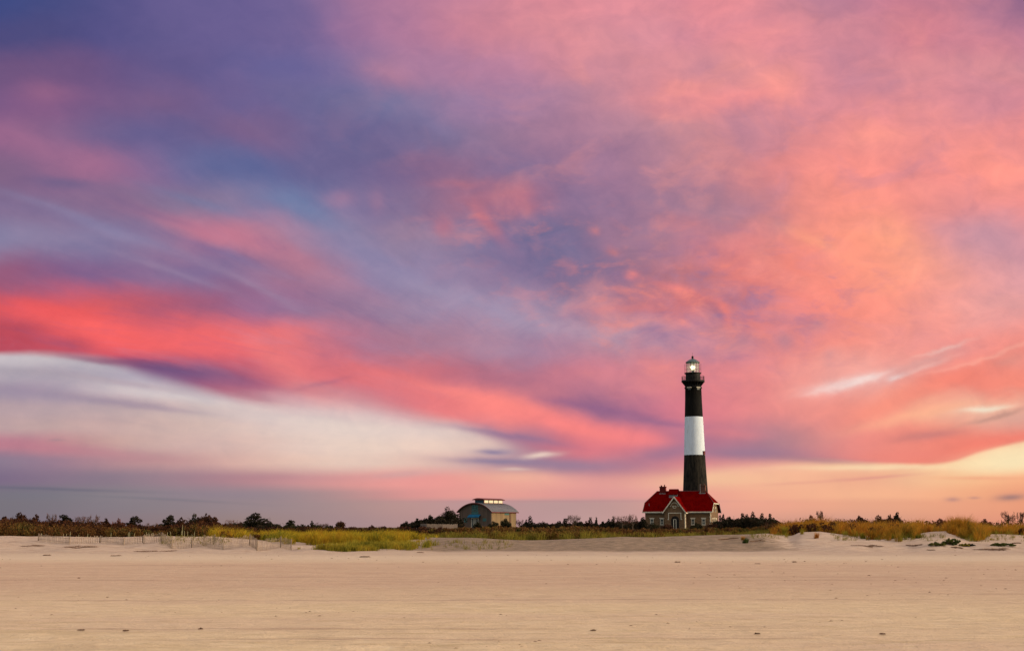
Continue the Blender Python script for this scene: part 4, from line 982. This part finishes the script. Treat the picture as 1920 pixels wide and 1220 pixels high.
def top_tufts(band, Y0, Y1, n, hmin=.3, hmax=1.6, hb=1.0, keep=None):
    bx = np.array([p[0] for p in band], float); by = np.array([p[1] for p in band], float)
    out = []
    while len(out) < n:
        px = bx[0] + (bx[-1]-bx[0])*random.random(); Y = Y0 + (Y1-Y0)*random.random()
        if keep and not keep(px, Y): continue
        x, _, zt2 = ray(px, np.interp(px, bx, by), Y); h = (zt2 - gz(x, Y))/hb
        cn_ = vn1(x*.9, Y*.7) + .6*vn1(x*2.1+9, Y*1.6)
        if cn_ < -.10 and random.random() < .9: continue
        f_ = (.58+.32*random.random()) + .62*cn_
        out.append((x, Y, min(hmax, max(hmin, h))*max(.3, f_)))
    return out

# ------------------------------------------------------------------ skyline shrubs and trees
LT = [(-60,969),(0,968),(30,966),(60,969),(100,972),(130,973),(170,974),(200,975),(230,978),(260,978),(285,983),(305,984),(330,979),(360,973),(400,973),(420,977),(445,983),(475,986)]
thicket('scrub', [(x, y+2) for x, y in LT], 114, 150, 130, 560, 'scrub', 'dense dark brown scrub along the left horizon behind the dune', 'scrub', .07)
thicket('scrub', [(x, y+8) for x, y in LT[:-2]], 108, 116, 60, 330, 'scrubm', 'lower russet scrub in front of the dark brown scrub at far left', 'scrub', .06)
thicket('scrub', [(400,983),(480,986),(560,986),(640,985),(700,986),(770,986),(830,987)], 125, 170, 60, 420, 'scrub', 'low brown scrub behind the yellow grass left of the arched building', 'scrub', .07)
MD = [(790,991),(820,990),(860,987),(900,986),(940,985),(980,987),(1010,988),(1050,986),(1080,983),(1110,986),(1150,989),(1180,990),(1220,988),(1260,990),(1300,989),(1340,988),(1370,988),(1400,988),(1440,983),(1475,980)]
thicket('scrub', MD, 118, 165, 190, 430, 'scrubm', 'brown and russet scrub spreading below the arched building and the stone house', 'scrub', .065, 1.0, .7)
thicket('scrub', [(x, y+7) for x, y in MD], 104, 120, 150, 260, 'meadow', 'olive and straw coloured low growth just behind the bare dune crest', 'scrub', .05, 1.0, .9)
thicket('scrub', [(1440,976),(1500,970),(1530,969),(1560,970),(1600,970),(1640,969),(1690,969),(1710,973),(1760,976),(1850,978),(1880,973),(1990,974)], 112, 140, 70, 260, 'rust', 'dark russet scrub showing behind the gold grass on the right dune', 'scrub', .06)
thicket('scrub', [(1348,975),(1365,972),(1385,971),(1405,969),(1425,970),(1445,972),(1458,977),(1466,984)], 300, 330, 34, 700, 'pine', 'continuous dark undergrowth below the row of pines right of the stone house', 'scrub', .16)
thicket('scrub', [(757,981),(770,978),(790,974),(812,971),(830,964),(845,962),(857,966)], 325, 350, 20, 900, 'pine', 'dark undergrowth below the pines left of the arched building', 'scrub', .17)
thicket('scrub', [(978,980),(1000,978),(1030,980),(1060,977),(1085,977),(1110,980),(1140,978),(1165,975),(1190,975),(1212,978)], 255, 280, 46, 600, 'pine', 'dark undergrowth between the arched building and the stone house', 'scrub', .13)
thicket('scrub', [(430,980),(470,976),(500,977),(530,982),(560,984),(600,983),(640,985)], 190, 215, 30, 500, 'green', 'dark undergrowth at the foot of the lone windswept pine', 'scrub', .10)
GR1 = 'trees and shrubs along the horizon'
TREES = [
('shrub',37,962,52,158,'bush','rust','rounded dark shrub mound highest of the far left scrub','shrub'),
('shrub',8,968,36,160,'bush','scrub','dark shrub cut by the left edge of the photo','shrub'),
('shrub',66,966,18,165,'pad','rust','small shrub with a flat tip just right of the highest far left mound','shrub'),
('shrub',98,967,20,165,'twig','red','thin upright twiggy shrub between the far left mound and the flat topped dark pine','shrub'),
('pine_tree',125,967,44,170,'pad','pine','flat topped dark pine in the middle of the far left scrub','tree'),
('shrub',155,971,30,172,'twig','red','first bare purple brown shrub right of the flat topped dark pine','shrub'),
('shrub',176,970,24,174,'twig','red','taller bare purple brown shrub with grey twigs, far left horizon','shrub'),
('shrub',198,971,20,170,'bush','rust','small round russet shrub beside the bare grey twigged shrub','shrub'),
('shrub',222,972,28,170,'bush','red','reddish domed shrub between two gaps of sky, left of the windswept pine','shrub'),
('pine_tree',252,970,36,172,'pad','pine','small windswept pine with a flat layered crown above the sand fence','tree'),
('shrub',284,981,34,175,'twig','red','lowest row of bare twigs under the open sky gap at left','shrub'),
('pine_tree',314,968,42,178,'pad','pine','dark pine with one long branch reaching left over a sky gap','tree'),
('shrub',341,971,28,172,'bush','rust','dark brown shrub joined to the right side of the long branched pine','shrub'),
('pine_tree',365,964,38,168,'bush','green','tall dense rounded pine, leftmost of the pair above the sand fence end','tree'),
('shrub',388,964,42,166,'bush','rust','tall russet crowned shrub at the right end of the left thicket','shrub'),
('shrub',402,970,30,150,'bush','rust','orange brown shrub where the left thicket meets the yellow grass','shrub'),
('shrub',438,976,40,190,'twig','red','low reddish brown shrub left of the big windswept pine','shrub'),
('pine_tree',487,965,58,190,'pad','pine','big dark windswept pine standing alone above the yellow grass','tree'),
('shrub',505,977,50,188,'bush','pine','dark spreading foliage at the foot of the big windswept pine','shrub'),
('pine_tree',538,976,32,200,'pad','green','low dark green pine first to the right of the big windswept pine','tree'),
('shrub',565,983,34,205,'bush','green','long low dark shrub between two small green pines','shrub'),
('pine_tree',583,978,16,210,'spire','green','small green pine with a tip bent to the right','tree'),
('shrub',604,980,34,215,'twig','scrub','pale brown bare shrub right of the bent green pine','shrub'),
('shrub',638,976,20,220,'ball','rust','single round brown shrub alone in the low gap of the horizon','shrub'),
('shrub',697,984,18,240,'bush','rust','tiny shrub alone on the low horizon right of the single round one','shrub'),
('shrub',762,977,22,300,'bush','pine','lowest leftmost shrub of the dark group sloping up to the arched building','shrub'),
('pine_tree',782,972,28,305,'bush','pine','second dark pine of the group sloping up to the arched building','tree'),
('pine_tree',806,966,30,310,'bush','pine','third dark pine, just left of the tallest one beside the arched building','tree'),
('pine_tree',838,951,44,330,'bush','pine','tall dense dark pine touching the left side of the arched building','tree'),
('shrub',895,977,18,300,'bush','green','dark green shrub in front of the arched building door','shrub'),
('shrub',925,977,30,300,'bush','green','broad dark shrub below the corner of the arched building','shrub'),
('shrub',948,972,26,295,'bush','green','dark green shrub in front of the tan side wall','shrub'),
('shrub',974,975,16,290,'twig','scrub','thin pale brown shrub at the right end of the arched building','shrub'),
('pine_tree',991,970,18,270,'spire','pine','first pointed dark pine right of the arched building','tree'),
('shrub',1018,978,34,270,'bush','pine','low dark shrub between the first pointed pine and the mid gap shrubs','shrub'),
('pine_tree',1053,974,26,260,'spire','pine','dark peaked pine midway between the two buildings','tree'),
('shrub',1076,968,26,255,'twig','rust','tall open brown shrub with upright branches, highest between the two buildings','shrub'),
('pine_tree',1102,972,18,262,'spire','rust','small reddish pine with a forked top between the two buildings','tree'),
('pine_tree',1117,972,10,262,'spire','pine','narrow dark pine right next to the fork topped reddish pine','tree'),
('shrub',1131,977,18,265,'bush','pine','small dark shrub in the notch between narrow and pointed pines','shrub'),
('pine_tree',1144,970,16,262,'spire','pine','pointed dark pine left of the red twiggy shrubs','tree'),
('shrub',1168,969,30,250,'twig','red','red twiggy shrub, left one of the pair near the stone house','shrub'),
('shrub',1186,967,18,250,'twig','red','red twiggy shrub, right one of the pair near the stone house','shrub'),
('shrub',1204,970,24,255,'bush','pine','dark shrub hiding the left foot of the stone house','shrub'),
('shrub',1224,980,26,300,'bush','green','low dark shrub under the left windows of the stone house','shrub'),
('shrub',1250,982,30,305,'bush','rust','low brown shrub left of the arched doorway','shrub'),
('shrub',1305,980,28,300,'bush','green','dark shrub under the right windows of the stone house','shrub'),
('shrub',1334,979,24,300,'bush','rust','brown shrub at the right front corner of the stone house','shrub'),
('pine_tree',1353,966,13,330,'spire','pine','slim dark pine nearest the right wall of the stone house','tree'),
('pine_tree',1368,968,18,335,'bush','pine','second dark pine right of the stone house, behind the thin poles','tree'),
('pine_tree',1388,965,24,330,'spire','pine','dark pine with two sharp tips right of the thin poles','tree'),
('pine_tree',1406,962,24,325,'spire','pine','highest peaked pine of the dark row right of the stone house','tree'),
('pine_tree',1423,965,22,325,'spire','pine','dark pine just right of the highest peaked one','tree'),
('pine_tree',1439,965,20,320,'spire','pine','dark pine with a notched top near the end of the row','tree'),
('shrub',1450,970,18,315,'bush','green','last rounded dark shrub of the row before the gold grass','shrub'),
('shrub',1520,966,30,180,'bush','red','small red brown shrub rising behind the gold grass','shrub'),
('shrub',1538,961,12,180,'twig','red','crooked bare twigs tallest above the left part of the gold grass','shrub'),
('shrub',1612,968,38,200,'bush','rust','long low dark shrub behind the gold grass, left of the two round tops','shrub'),
('shrub',1648,967,50,200,'bush','rust','dark shrub row just left of the two round topped shrubs','shrub'),
('shrub',1668,965,26,200,'bush','rust','left one of two small round topped shrubs above the gold grass','shrub'),
('shrub',1682,960,22,200,'bush','pine','right, taller one of two small round topped shrubs above the gold grass','shrub'),
('shrub',1762,972,34,200,'bush','red','faint red brown shrub left of the big russet grass clump','shrub'),
('shrub',1847,973,30,200,'bush','red','small red shrub between the big russet grass clump and the bare tree','shrub'),
('bare_tree',1889,962,26,190,'twig','red','small bare red branched tree near the right edge','tree'),
('shrub',1912,963,16,190,'twig','red','pale pink twiggy shrub at the right edge beside the bare tree','shrub'),
]
for nm, px, top, wpx, Y, kd, mt, lab, cat in TREES:
    tree(nm, px, top, wpx, Y, kd, mt, lab, GR1, cat)

# ------------------------------------------------------------------ dune grass
LB = [(392,988),(410,981),(430,981),(460,984),(480,990),(520,990),(560,990),(600,991),(640,992),(680,992),(720,991),(755,990),(775,993),(800,1000),(822,1003)]
def keepA(px, Y):
    bot = np.interp(px, [392,440,480,540,600,660,700,760,800,822],[103,101,99,96,95,94,93,94,98,101]) 
    return Y > bot + 1.5*random.random()
tA = top_tufts(LB, 92, 116, 1250, .35, 1.25, keep=keepA)
grass_bed('dune_grass', tA, 'gold', 'wide bed of yellow and green beach grass on the dune left of the arched building', 38, 1.0, .014, .24, .48)
tB = []
while len(tB) < 520:
    px = 585 + 240*random.random(); Y = 86.0 + 8.5*random.random()
    lo = np.interp(px, [585,620,700,760,825],[86.0,86.0,87.5,88.5,91]); hi = np.interp(px, [585,640,700,760,825],[87.0,90.0,94,94.5,93])
    if lo < Y < hi and random.random() < np.interp(px, [585,600,740,780,825],[.6,1,1,.5,.12]):
        x = (px-960)/F*Y; k_ = vn1(x*1.1, Y*1.3)
        if k_ > -.12: tB.append((x, Y, .55+.45*random.random()+.5*k_))
grass_bed('dune_grass', tB, 'fresh', 'fresh green grass tongue running down the sand below the yellow grass bed', 24, .62, .012, .26, .4)
thicket('scrub', [(400,994),(440,993),(480,999),(560,1001),(640,1003),(720,1002),(790,1003)], 100, 113, 60, 200, 'scrubm', 'low dark brown shrubs added as shade in the gaps of the yellow grass bed', 'scrub', .045)  # dark mass added for the shaded hollows between clumps
RB = [(1448,986),(1460,979),(1470,973),(1500,970),(1540,968),(1560,965),(1580,967),(1600,970),(1640,973),(1670,970),(1700,971),(1740,973),(1755,977),(1772,975),(1786,969),(1812,967),(1824,974),(1850,977),(1870,978),(1895,975),(1990,975)]
def keepB(px, Y):
    bot = np.interp(px, [1448,1475,1492,1530,1560,1585,1640,1690,1720,1738,1775,1790,1840,1860,1990],[98,97.5,101,101.5,99,97,95,93.5,95,101,100,93.5,93,98,97])
    if 1738 < px < 1768 and Y < 108: return False
    return Y > bot + 2.0*random.random()
thicket('scrub', [(x, y+10) for x, y in RB if x < 1735], 99.5, 113, 50, 260, 'scrub', 'low dark shrubs added as shade in the gaps of the gold grass on the right dune', 'scrub', .05)  # dark filler standing in for shade between the tufts
thicket('scrub', [(x, y+11) for x, y in RB if x > 1780], 98.5, 112, 34, 260, 'scrub', 'low dark shrubs added as shade in the gaps of the gold grass near the right edge', 'scrub', .05)  # same dark filler in place of hollow shade
tC = top_tufts(RB, 92.5, 115, 1300, .5, 1.55, keep=keepB)
grass_bed('dune_grass', tC, 'goldr', 'tall gold and russet beach grass covering the right hand dune', 40, 1.0, .014, .25, .52)
tG = top_tufts([(x, y+12) for x, y in RB], 92.5, 100, 260, .25, .6, keep=keepB)
grass_bed('dune_grass', tG, 'fresh', 'short green grass along the front edge of the gold grass on the right dune', 22, 1.0, .012, .25, .6)
tD = top_tufts([(1780,970),(1790,967),(1815,966),(1826,973)], 95, 99, 60, .9, 1.7)
grass_bed('grass_clump', tD, 'goldr', 'big rounded russet grass clump standing highest on the right dune', 60, 1.0, .013, .35, .5, 'thing', None, 'grass clump')
# sparse straw among the scrub behind the bare crest
tE = top_tufts([(x, y+5) for x, y in MD], 102.5, 118, 900, .25, .8)
grass_bed('dune_grass', tE, 'fringe', 'thin straw and green grass along the bare dune crest below both buildings', 22, 1.0, .012, .35, .5)

tF = []
for a_, b_, lo_, hi_, n_ in ((300,430,1006,1022,130),(640,960,1016,1031,170),(1560,1770,1003,1014,150),(1800,1930,1003,1016,60),(1400,1480,1002,1010,40)):
    for _ in range(n_):
        q_ = hit(a_+(b_-a_)*random.random(), lo_+(hi_-lo_)*random.random()**1.4); tF.append((q_[0], q_[1], .5+.6*random.random()))
grass_bed('dune_grass', tF, 'fringe', 'thin scattered grass sprouting through the sand at the edges of the grass beds', 7, .42, .010, .16, .6)
def tuft(px, py, hpx, n, mt, label, wpx=6, wdt=.012, lean=.5, group=None):
    x, y, z = hit(px, py); s_ = scale_at(px, py, y)
    T = [(x+(random.random()-.5)*wpx*s_, y+(random.random()-.5)*wpx*s_*.8, 1.0) for _ in range(max(1, int(wpx/2)))]
    return grass_bed('grass_tuft', T, mt, label, n, hpx*s_*1.05, wdt, .10, lean, 'thing', group, 'grass tuft')
tuft(1397,1018,12,60,'mat','dark green tuft with straw tips on the bare dune right of the stone house',7,.016,.6)
tuft(1390,1012,9,40,'goldr','straw coloured tuft leaning over the dark green tuft',7)
tuft(1472,1003,20,60,'fresh','bright green grass tuft at the left foot of the gold grass',8)
tuft(1530,1009,13,50,'goldr','lone pale straw tuft on smooth sand in front of the gold grass',5)
tuft(1506,1001,12,40,'fresh','small green tuft at the edge of the gold grass beside a sand hump',5)
tuft(1618,1008,12,50,'fresh','green tuft hanging on the sand edge, left of the long shallow wrack line',8)
tuft(1640,1009,11,50,'fresh','green tuft above the dark wrack patch on the right dune',8)
tuft(1676,1009,10,46,'fresh','leafy green tuft below the middle of the gold grass',8)
tuft(1720,1008,9,44,'fresh','pale green tuft left of the bare sand gap',10)
tuft(1860,1012,6,26,'fresh','tiny green tuft on sand right of the big russet clump',4)
tuft(560,1029,6,24,'fresh','small tuft by the end of the sand fence left of the green grass tongue',3)
M['matg'] = leaf_mat('beach plant leaves', [L(.015,.022,.005), L(.04,.065,.010), L(.10,.10,.018), L(.13,.08,.03)], 1.6)
def mat_plant(px, py, wpx, hpx, label, mt='mat'):
    x, y, z = hit(px, py); s_ = scale_at(px, py, y); w_ = wpx*s_; h = max(.16, hpx*s_)
    root = empty('beach_shrub', (x, y, z-.03), 0, label, 'shrub')
    bl = [((random.random()-.5)*w_*.95, (random.random()-.5)*w_*.7, h*(.12+.5*random.random()*(1 if random.random()<.5 else .4)), w_*(.06+.1*random.random()), w_*.12, h*(.12+.25*random.random())) for _ in range(16)]
    V, Fc = leafcloud(bl, int(900+600*w_), .035, 1.2, .2); np_mesh('foliage', V, Fc, M['matg' if mt == 'mat' else mt], root)
    st = MB()
    for i in range(9):
        a = random.random()*2*pi; st.tube((0,0,0), (w_*.35*cos(a), w_*.25*sin(a), h*.5), .015, .006, 5)
    st.build('stem', M['bark'], root)
mat_plant(1757,1022,28,9,'low dark green plant on sand, left one of the overlapping pair below the russet clump')
mat_plant(1783,1021,34,14,'taller dark green plant, right one of the overlapping pair below the russet clump')
mat_plant(1806,1023,22,7,'small yellow green plant right next to the taller dark green one','fresh')
mat_plant(1880,1023,38,8,'flat green plant on a low sand hump near the right edge')
mat_plant(1822,1023,12,5,'tiny brown green plant alone between the two green patches','green')

# ------------------------------------------------------------------ sand fence, stakes, fences behind
def slat_fence(pts, hpx, label, name='sand_fence'):
    P3 = [hit(px, py) for px, py in pts]
    x0, y0, z0 = P3[0]; root = empty(name, (x0, y0, z0), 0, label, 'fence', None)
    for k in range(len(P3)-1):
        a, c_ = np.array(P3[k]), np.array(P3[k+1]); Ld = np.linalg.norm((c_-a)[:2]); n = max(3, int(Ld/.13)); d = (c_-a)/Ld
        hh = hpx*scale_at(pts[k][0], pts[k][1], a[1]); m = MB()
        for i in range(n):
            u = (i+.5)/n; p = a+(c_-a)*u; p[2] = gz(p[0], p[1]); tl = (random.random()-.5)*.04; h_ = hh*(.88+.2*random.random())
            q = p - np.array([x0, y0, z0]); px_, py_ = d[0]*.019, d[1]*.019
            m.slab([(q[0]-px_, q[1]-py_, q[2]-.1), (q[0]+px_, q[1]+py_, q[2]-.1), (q[0]+px_+tl, q[1]+py_, q[2]+h_), (q[0]-px_+tl, q[1]-py_, q[2]+h_)], (-d[1]*.01, d[0]*.01, 0))
        for wz in (.25, .8):
            q0 = a-np.array([x0,y0,z0]); q1 = c_-np.array([x0,y0,z0])
            q0[2] += wz*hh; q1[2] += wz*hh; m.tube(q0, q1, .008, n=4)
        m.build('slat_panel', M['slat'], root)
    for k, p in enumerate(P3):
        q = np.array(p) - np.array([x0, y0, z0]); hh = hpx*scale_at(pts[k][0], pts[k][1], p[1])*1.2
        MB().tube((q[0], q[1]-.05, q[2]-.2), (q[0]+.02, q[1]-.05, q[2]+hh*.86), .035, .03, 7).build('post', M['slat'], root)
slat_fence([(72,1013),(130,1020),(188,1017),(232,1021),(268,1017)], 13, 'half buried zigzag sand fence at far left, below the dark scrub')
slat_fence([(270,1019),(303,1015),(322,1028),(360,1026),(402,1019)], 17, 'taller weathered sand fence stretch left of the yellow grass bed')
slat_fence([(382,1023),(418,1030),(468,1022),(482,1032),(526,1026),(546,1031)], 20, 'zigzag sand fence in front of the yellow grass bed, ending in an outward panel')
ST = [(79,999),(119,1000),(124,1000),(131,996),(147,1002),(164,1000),(208,998),(240,997),(244,996),(251,999),(274,997),(279,998),(285,998),(303,1000),(307,998),(315,997),(321,996),(340,994),(343,983),(347,994),(352,995),(361,1001),(364,996)]
for px, top in ST:
    Y = 103.0 + 2*random.random(); x, _, zt2 = ray(px, top, Y); z0 = gz(x, Y)
    tall = px in (131, 343)
    o = MB().tube((0,0,-.2), ((random.random()-.5)*.12, 0, zt2-z0), .014, .009, 6).build('fence_stake', M['stake'], None, False, (x, Y, z0))
    lab = {131: 'tallest pale stake at far left below the flat topped dark pine', 343: 'very tall thin stake standing before the thicket above the sand fence'}.get(px, 'short thin pale stake poking up along the dune crest before the left thicket')
    tagp(o, lab, 'stake', 'thin stakes along the left dune crest')
def board_fence(pts, h, label, mt, name='wooden_fence', gap=False):
    P3 = []
    for px, Y in pts:
        x = ray(px, 985, Y)[0]; P3.append((x, Y, gz(x, Y)))
    x0, y0, z0 = P3[0]; root = empty(name, (x0, y0, z0), 0, label, 'fence')
    for k in range(len(P3)-1):
        a, c_ = np.array(P3[k]), np.array(P3[k+1]); Ld = np.linalg.norm((c_-a)[:2]); d = (c_-a)/Ld; nrm = (-d[1], d[0])
        m = MB(); q0, q1 = a-np.array([x0,y0,z0]), c_-np.array([x0,y0,z0])
        if gap:
            for zz in (.45, .9): m.slab([(q0[0],q0[1],q0[2]+zz),(q1[0],q1[1],q1[2]+zz),(q1[0],q1[1],q1[2]+zz+.16),(q0[0],q0[1],q0[2]+zz+.16)], (nrm[0]*.05,nrm[1]*.05,0))
        else:
            n = int(Ld/.30)
            for i in range(n):
                u0, u1 = i/n, (i+.86)/n; A = q0+(q1-q0)*u0; B_ = q0+(q1-q0)*u1; hh = h*(.95+.08*random.random())
                m.slab([(A[0],A[1],A[2]-.2),(B_[0],B_[1],B_[2]-.2),(B_[0],B_[1],B_[2]+hh),(A[0],A[1],A[2]+hh)], (nrm[0]*.03,nrm[1]*.03,0))
        m.build('rail_panel' if gap else 'board_panel', M[mt], root)
        for i in range(int(Ld/3)+1):
            A = q0+(q1-q0)*min(1, i*3/Ld); MB().box(A[0]-.07,A[0]+.07,A[1]+.06,A[1]+.2,A[2]-.2,A[2]+h+.1).build('post', M[mt], root)
board_fence([(753,345),(776,320),(800,290),(830,292),(858,298)], 1.75, 'weathered grey board fence running down left from the arched building', 'fence')
board_fence([(1344,372),(1356,366),(1369,364)], 1.1, 'low pale rail fence right of the stone house', 'white', 'rail_fence', True)
for px, top, Y, lab in ((1356,965,350,'thin pale pole just right of the stone house'), (1376,967,350,'second thin pole, further from the stone house')):
    x, _, zt2 = ray(px, top, Y); z0 = gz(x, Y); r_ = empty('pole', (x, Y, z0), 0, lab, 'pole')
    MB().tube((0,0,-.2), (0,0,zt2-z0), .07, .045, 8).build('shaft', M['grey'], r_)
    MB().tube((-.0,0,zt2-z0), (.0,0,zt2-z0+.12), .1, .05, 8).build('cap', M['white'], r_)

# ------------------------------------------------------------------ wrack and driftwood
def wrack(px, py, wpx, hpx, label, n=500, group=None, name='seaweed_patch', cat='seaweed'):
    x, y, z = hit(px, py); s_ = scale_at(px, py, y); w_ = wpx*s_; dpt = max(.12, hpx*s_*(y/CZ)*.30)
    bl = [((_/7-.5)*w_*.85, (random.random()-.5)*min(dpt, w_*.9)*.5, .03, w_*.16, min(dpt*.2, w_*.2), .03 if y > 60 else .012) for _ in range(8)]
    V, Fc = leafcloud(bl, int(n*.75), .026 if y > 60 else .011, 2.6, 0, .1); V[:,2] *= .6
    V2 = ground_z(V[:,0]+x, V[:,1]+y) - z + np.maximum(V[:,2], .0); V[:,2] = V2
    o = np_mesh(name, V, Fc, M['wrack'], None, (x, y, z)); return tagp(o, label, cat, group)
wrack(1625,1024,52,5,'long dark red brown wrack patch on the right dune slope',1500)
wrack(1716,1022,26,6,'red brown wrack patch between the gold grass and the green plants',900)
wrack(1745,1031,12,3,'small dark wrack clump below the left dark green plant',400)
wrack(1795,1027,20,4,'dark wrack lying against the foot of the green plants',600)
wrack(1862,1030,60,7,'wide mauve brown wrack bed near the right edge',2200)
wrack(1905,1018,16,3,'thin wrack scrap at the right edge above the flat green plant',400)
wrack(684,1044,16,5,'brown wrack lump on the sand below the green grass tongue',500)
wrack(788,1036,12,4,'small brown wrack lump right of the green grass tongue',400)
wrack(88,1041,14,2.5,'thin dark wrack streak on the sand at far left',300)
wrack(218,1042,18,2.5,'thin dark wrack streak on the sand below the left sand fence',300)
wrack(150,1027,60,3,'broken line of dark wrack under the half buried fence',1300)
wrack(60,1024,40,3,'dark wrack flecks left of the half buried fence',700)
wrack(290,1033,70,2.5,'long line of wrack between the two sand fences',1200)
dwd = hit(1372, 1012); o = MB()
o.tube((-1.0,0,.03),(-.2,.1,.10),.035,.045,7).tube((-.2,.1,.10),(.5,.0,.16),.045,.03,7).tube((-.2,.1,.1),(.1,-.3,.2),.02,.01,5)
tagp(o.build('driftwood', M['wrack'], None, False, dwd), 'dark driftwood branch lying left of the dark green tuft', 'driftwood')
dwd = hit(1422, 1016); o = MB()
o.tube((-.6,0,.05),(.1,.1,.12),.03,.04,7).tube((.1,.1,.12),(.5,.0,.10),.04,.025,7).tube((.1,.1,.12),(.3,-.2,.26),.02,.01,5)
tagp(o.build('driftwood', M['wrack'], None, False, dwd), 'short reddish driftwood piece lying right of the dark green tuft', 'driftwood')
# scattered flecks of seaweed and shell over the whole beach: one mass nobody could count
n = 2600
Yf = 15.5 + 72*rng.random(n)**1.5; Xf = (rng.random(n)-.5)*Yf*.92
keep = vnoise(Xf*.08, Yf*.22, 51) + .35*vnoise(Xf*.6, Yf*.9, 52) > .06
Xf, Yf = Xf[keep], Yf[keep]; m_ = len(Xf); Vf = []; 
s_ = (.006+.018*rng.random(m_)**3)*(.6+Yf/70)
ang_ = rng.random(m_)*pi; ux, uy = np.cos(ang_)*s_*2.2, np.sin(ang_)*s_; zf = ground_z(Xf, Yf)
q4 = np.stack([np.stack([Xf-ux, Yf-uy, zf+.004], 1), np.stack([Xf+uy*.6, Yf-ux*.4, zf+s_*.5], 1), np.stack([Xf+ux, Yf+uy, zf+.006], 1), np.stack([Xf-uy*.6, Yf+ux*.4, zf+s_*.8], 1)], 1).reshape(-1,3)
deb = np_mesh('beach_debris', q4, np.arange(4*m_).reshape(m_,4), M['wrack'])
tagp(deb, 'scattered flecks of dry seaweed and shell over the beach sand', 'debris', None, 'stuff')
for k, (px, py, w_, lab) in enumerate(((152,1183,9,'larger dark seaweed scrap near the left front of the beach'), (235,1184,8,'dark seaweed scrap right of the larger one at left front'), (148,1084,4,'tiny seaweed scrap on the smooth brown sand at left'),
        (376,1181,5,'small seaweed scrap on the front sand left of the middle'), (1112,1184,7,'seaweed scrap on the front sand right of the middle'), (1420,1204,7,'seaweed scrap near the bottom edge below the lighthouse'), (1421,1057,9,'brown seaweed scrap on the upper beach below the lighthouse'),
        (1490,1054,7,'seaweed scrap on the upper beach right of the lighthouse'), (1270,1054,9,'seaweed scrap on the upper beach below the stone house'), (1655,1202,8,'seaweed scrap on the front sand toward the right'))):
    wrack(px, py, w_, 2, lab, 160, 'seaweed scraps on the open beach', 'seaweed_scrap')
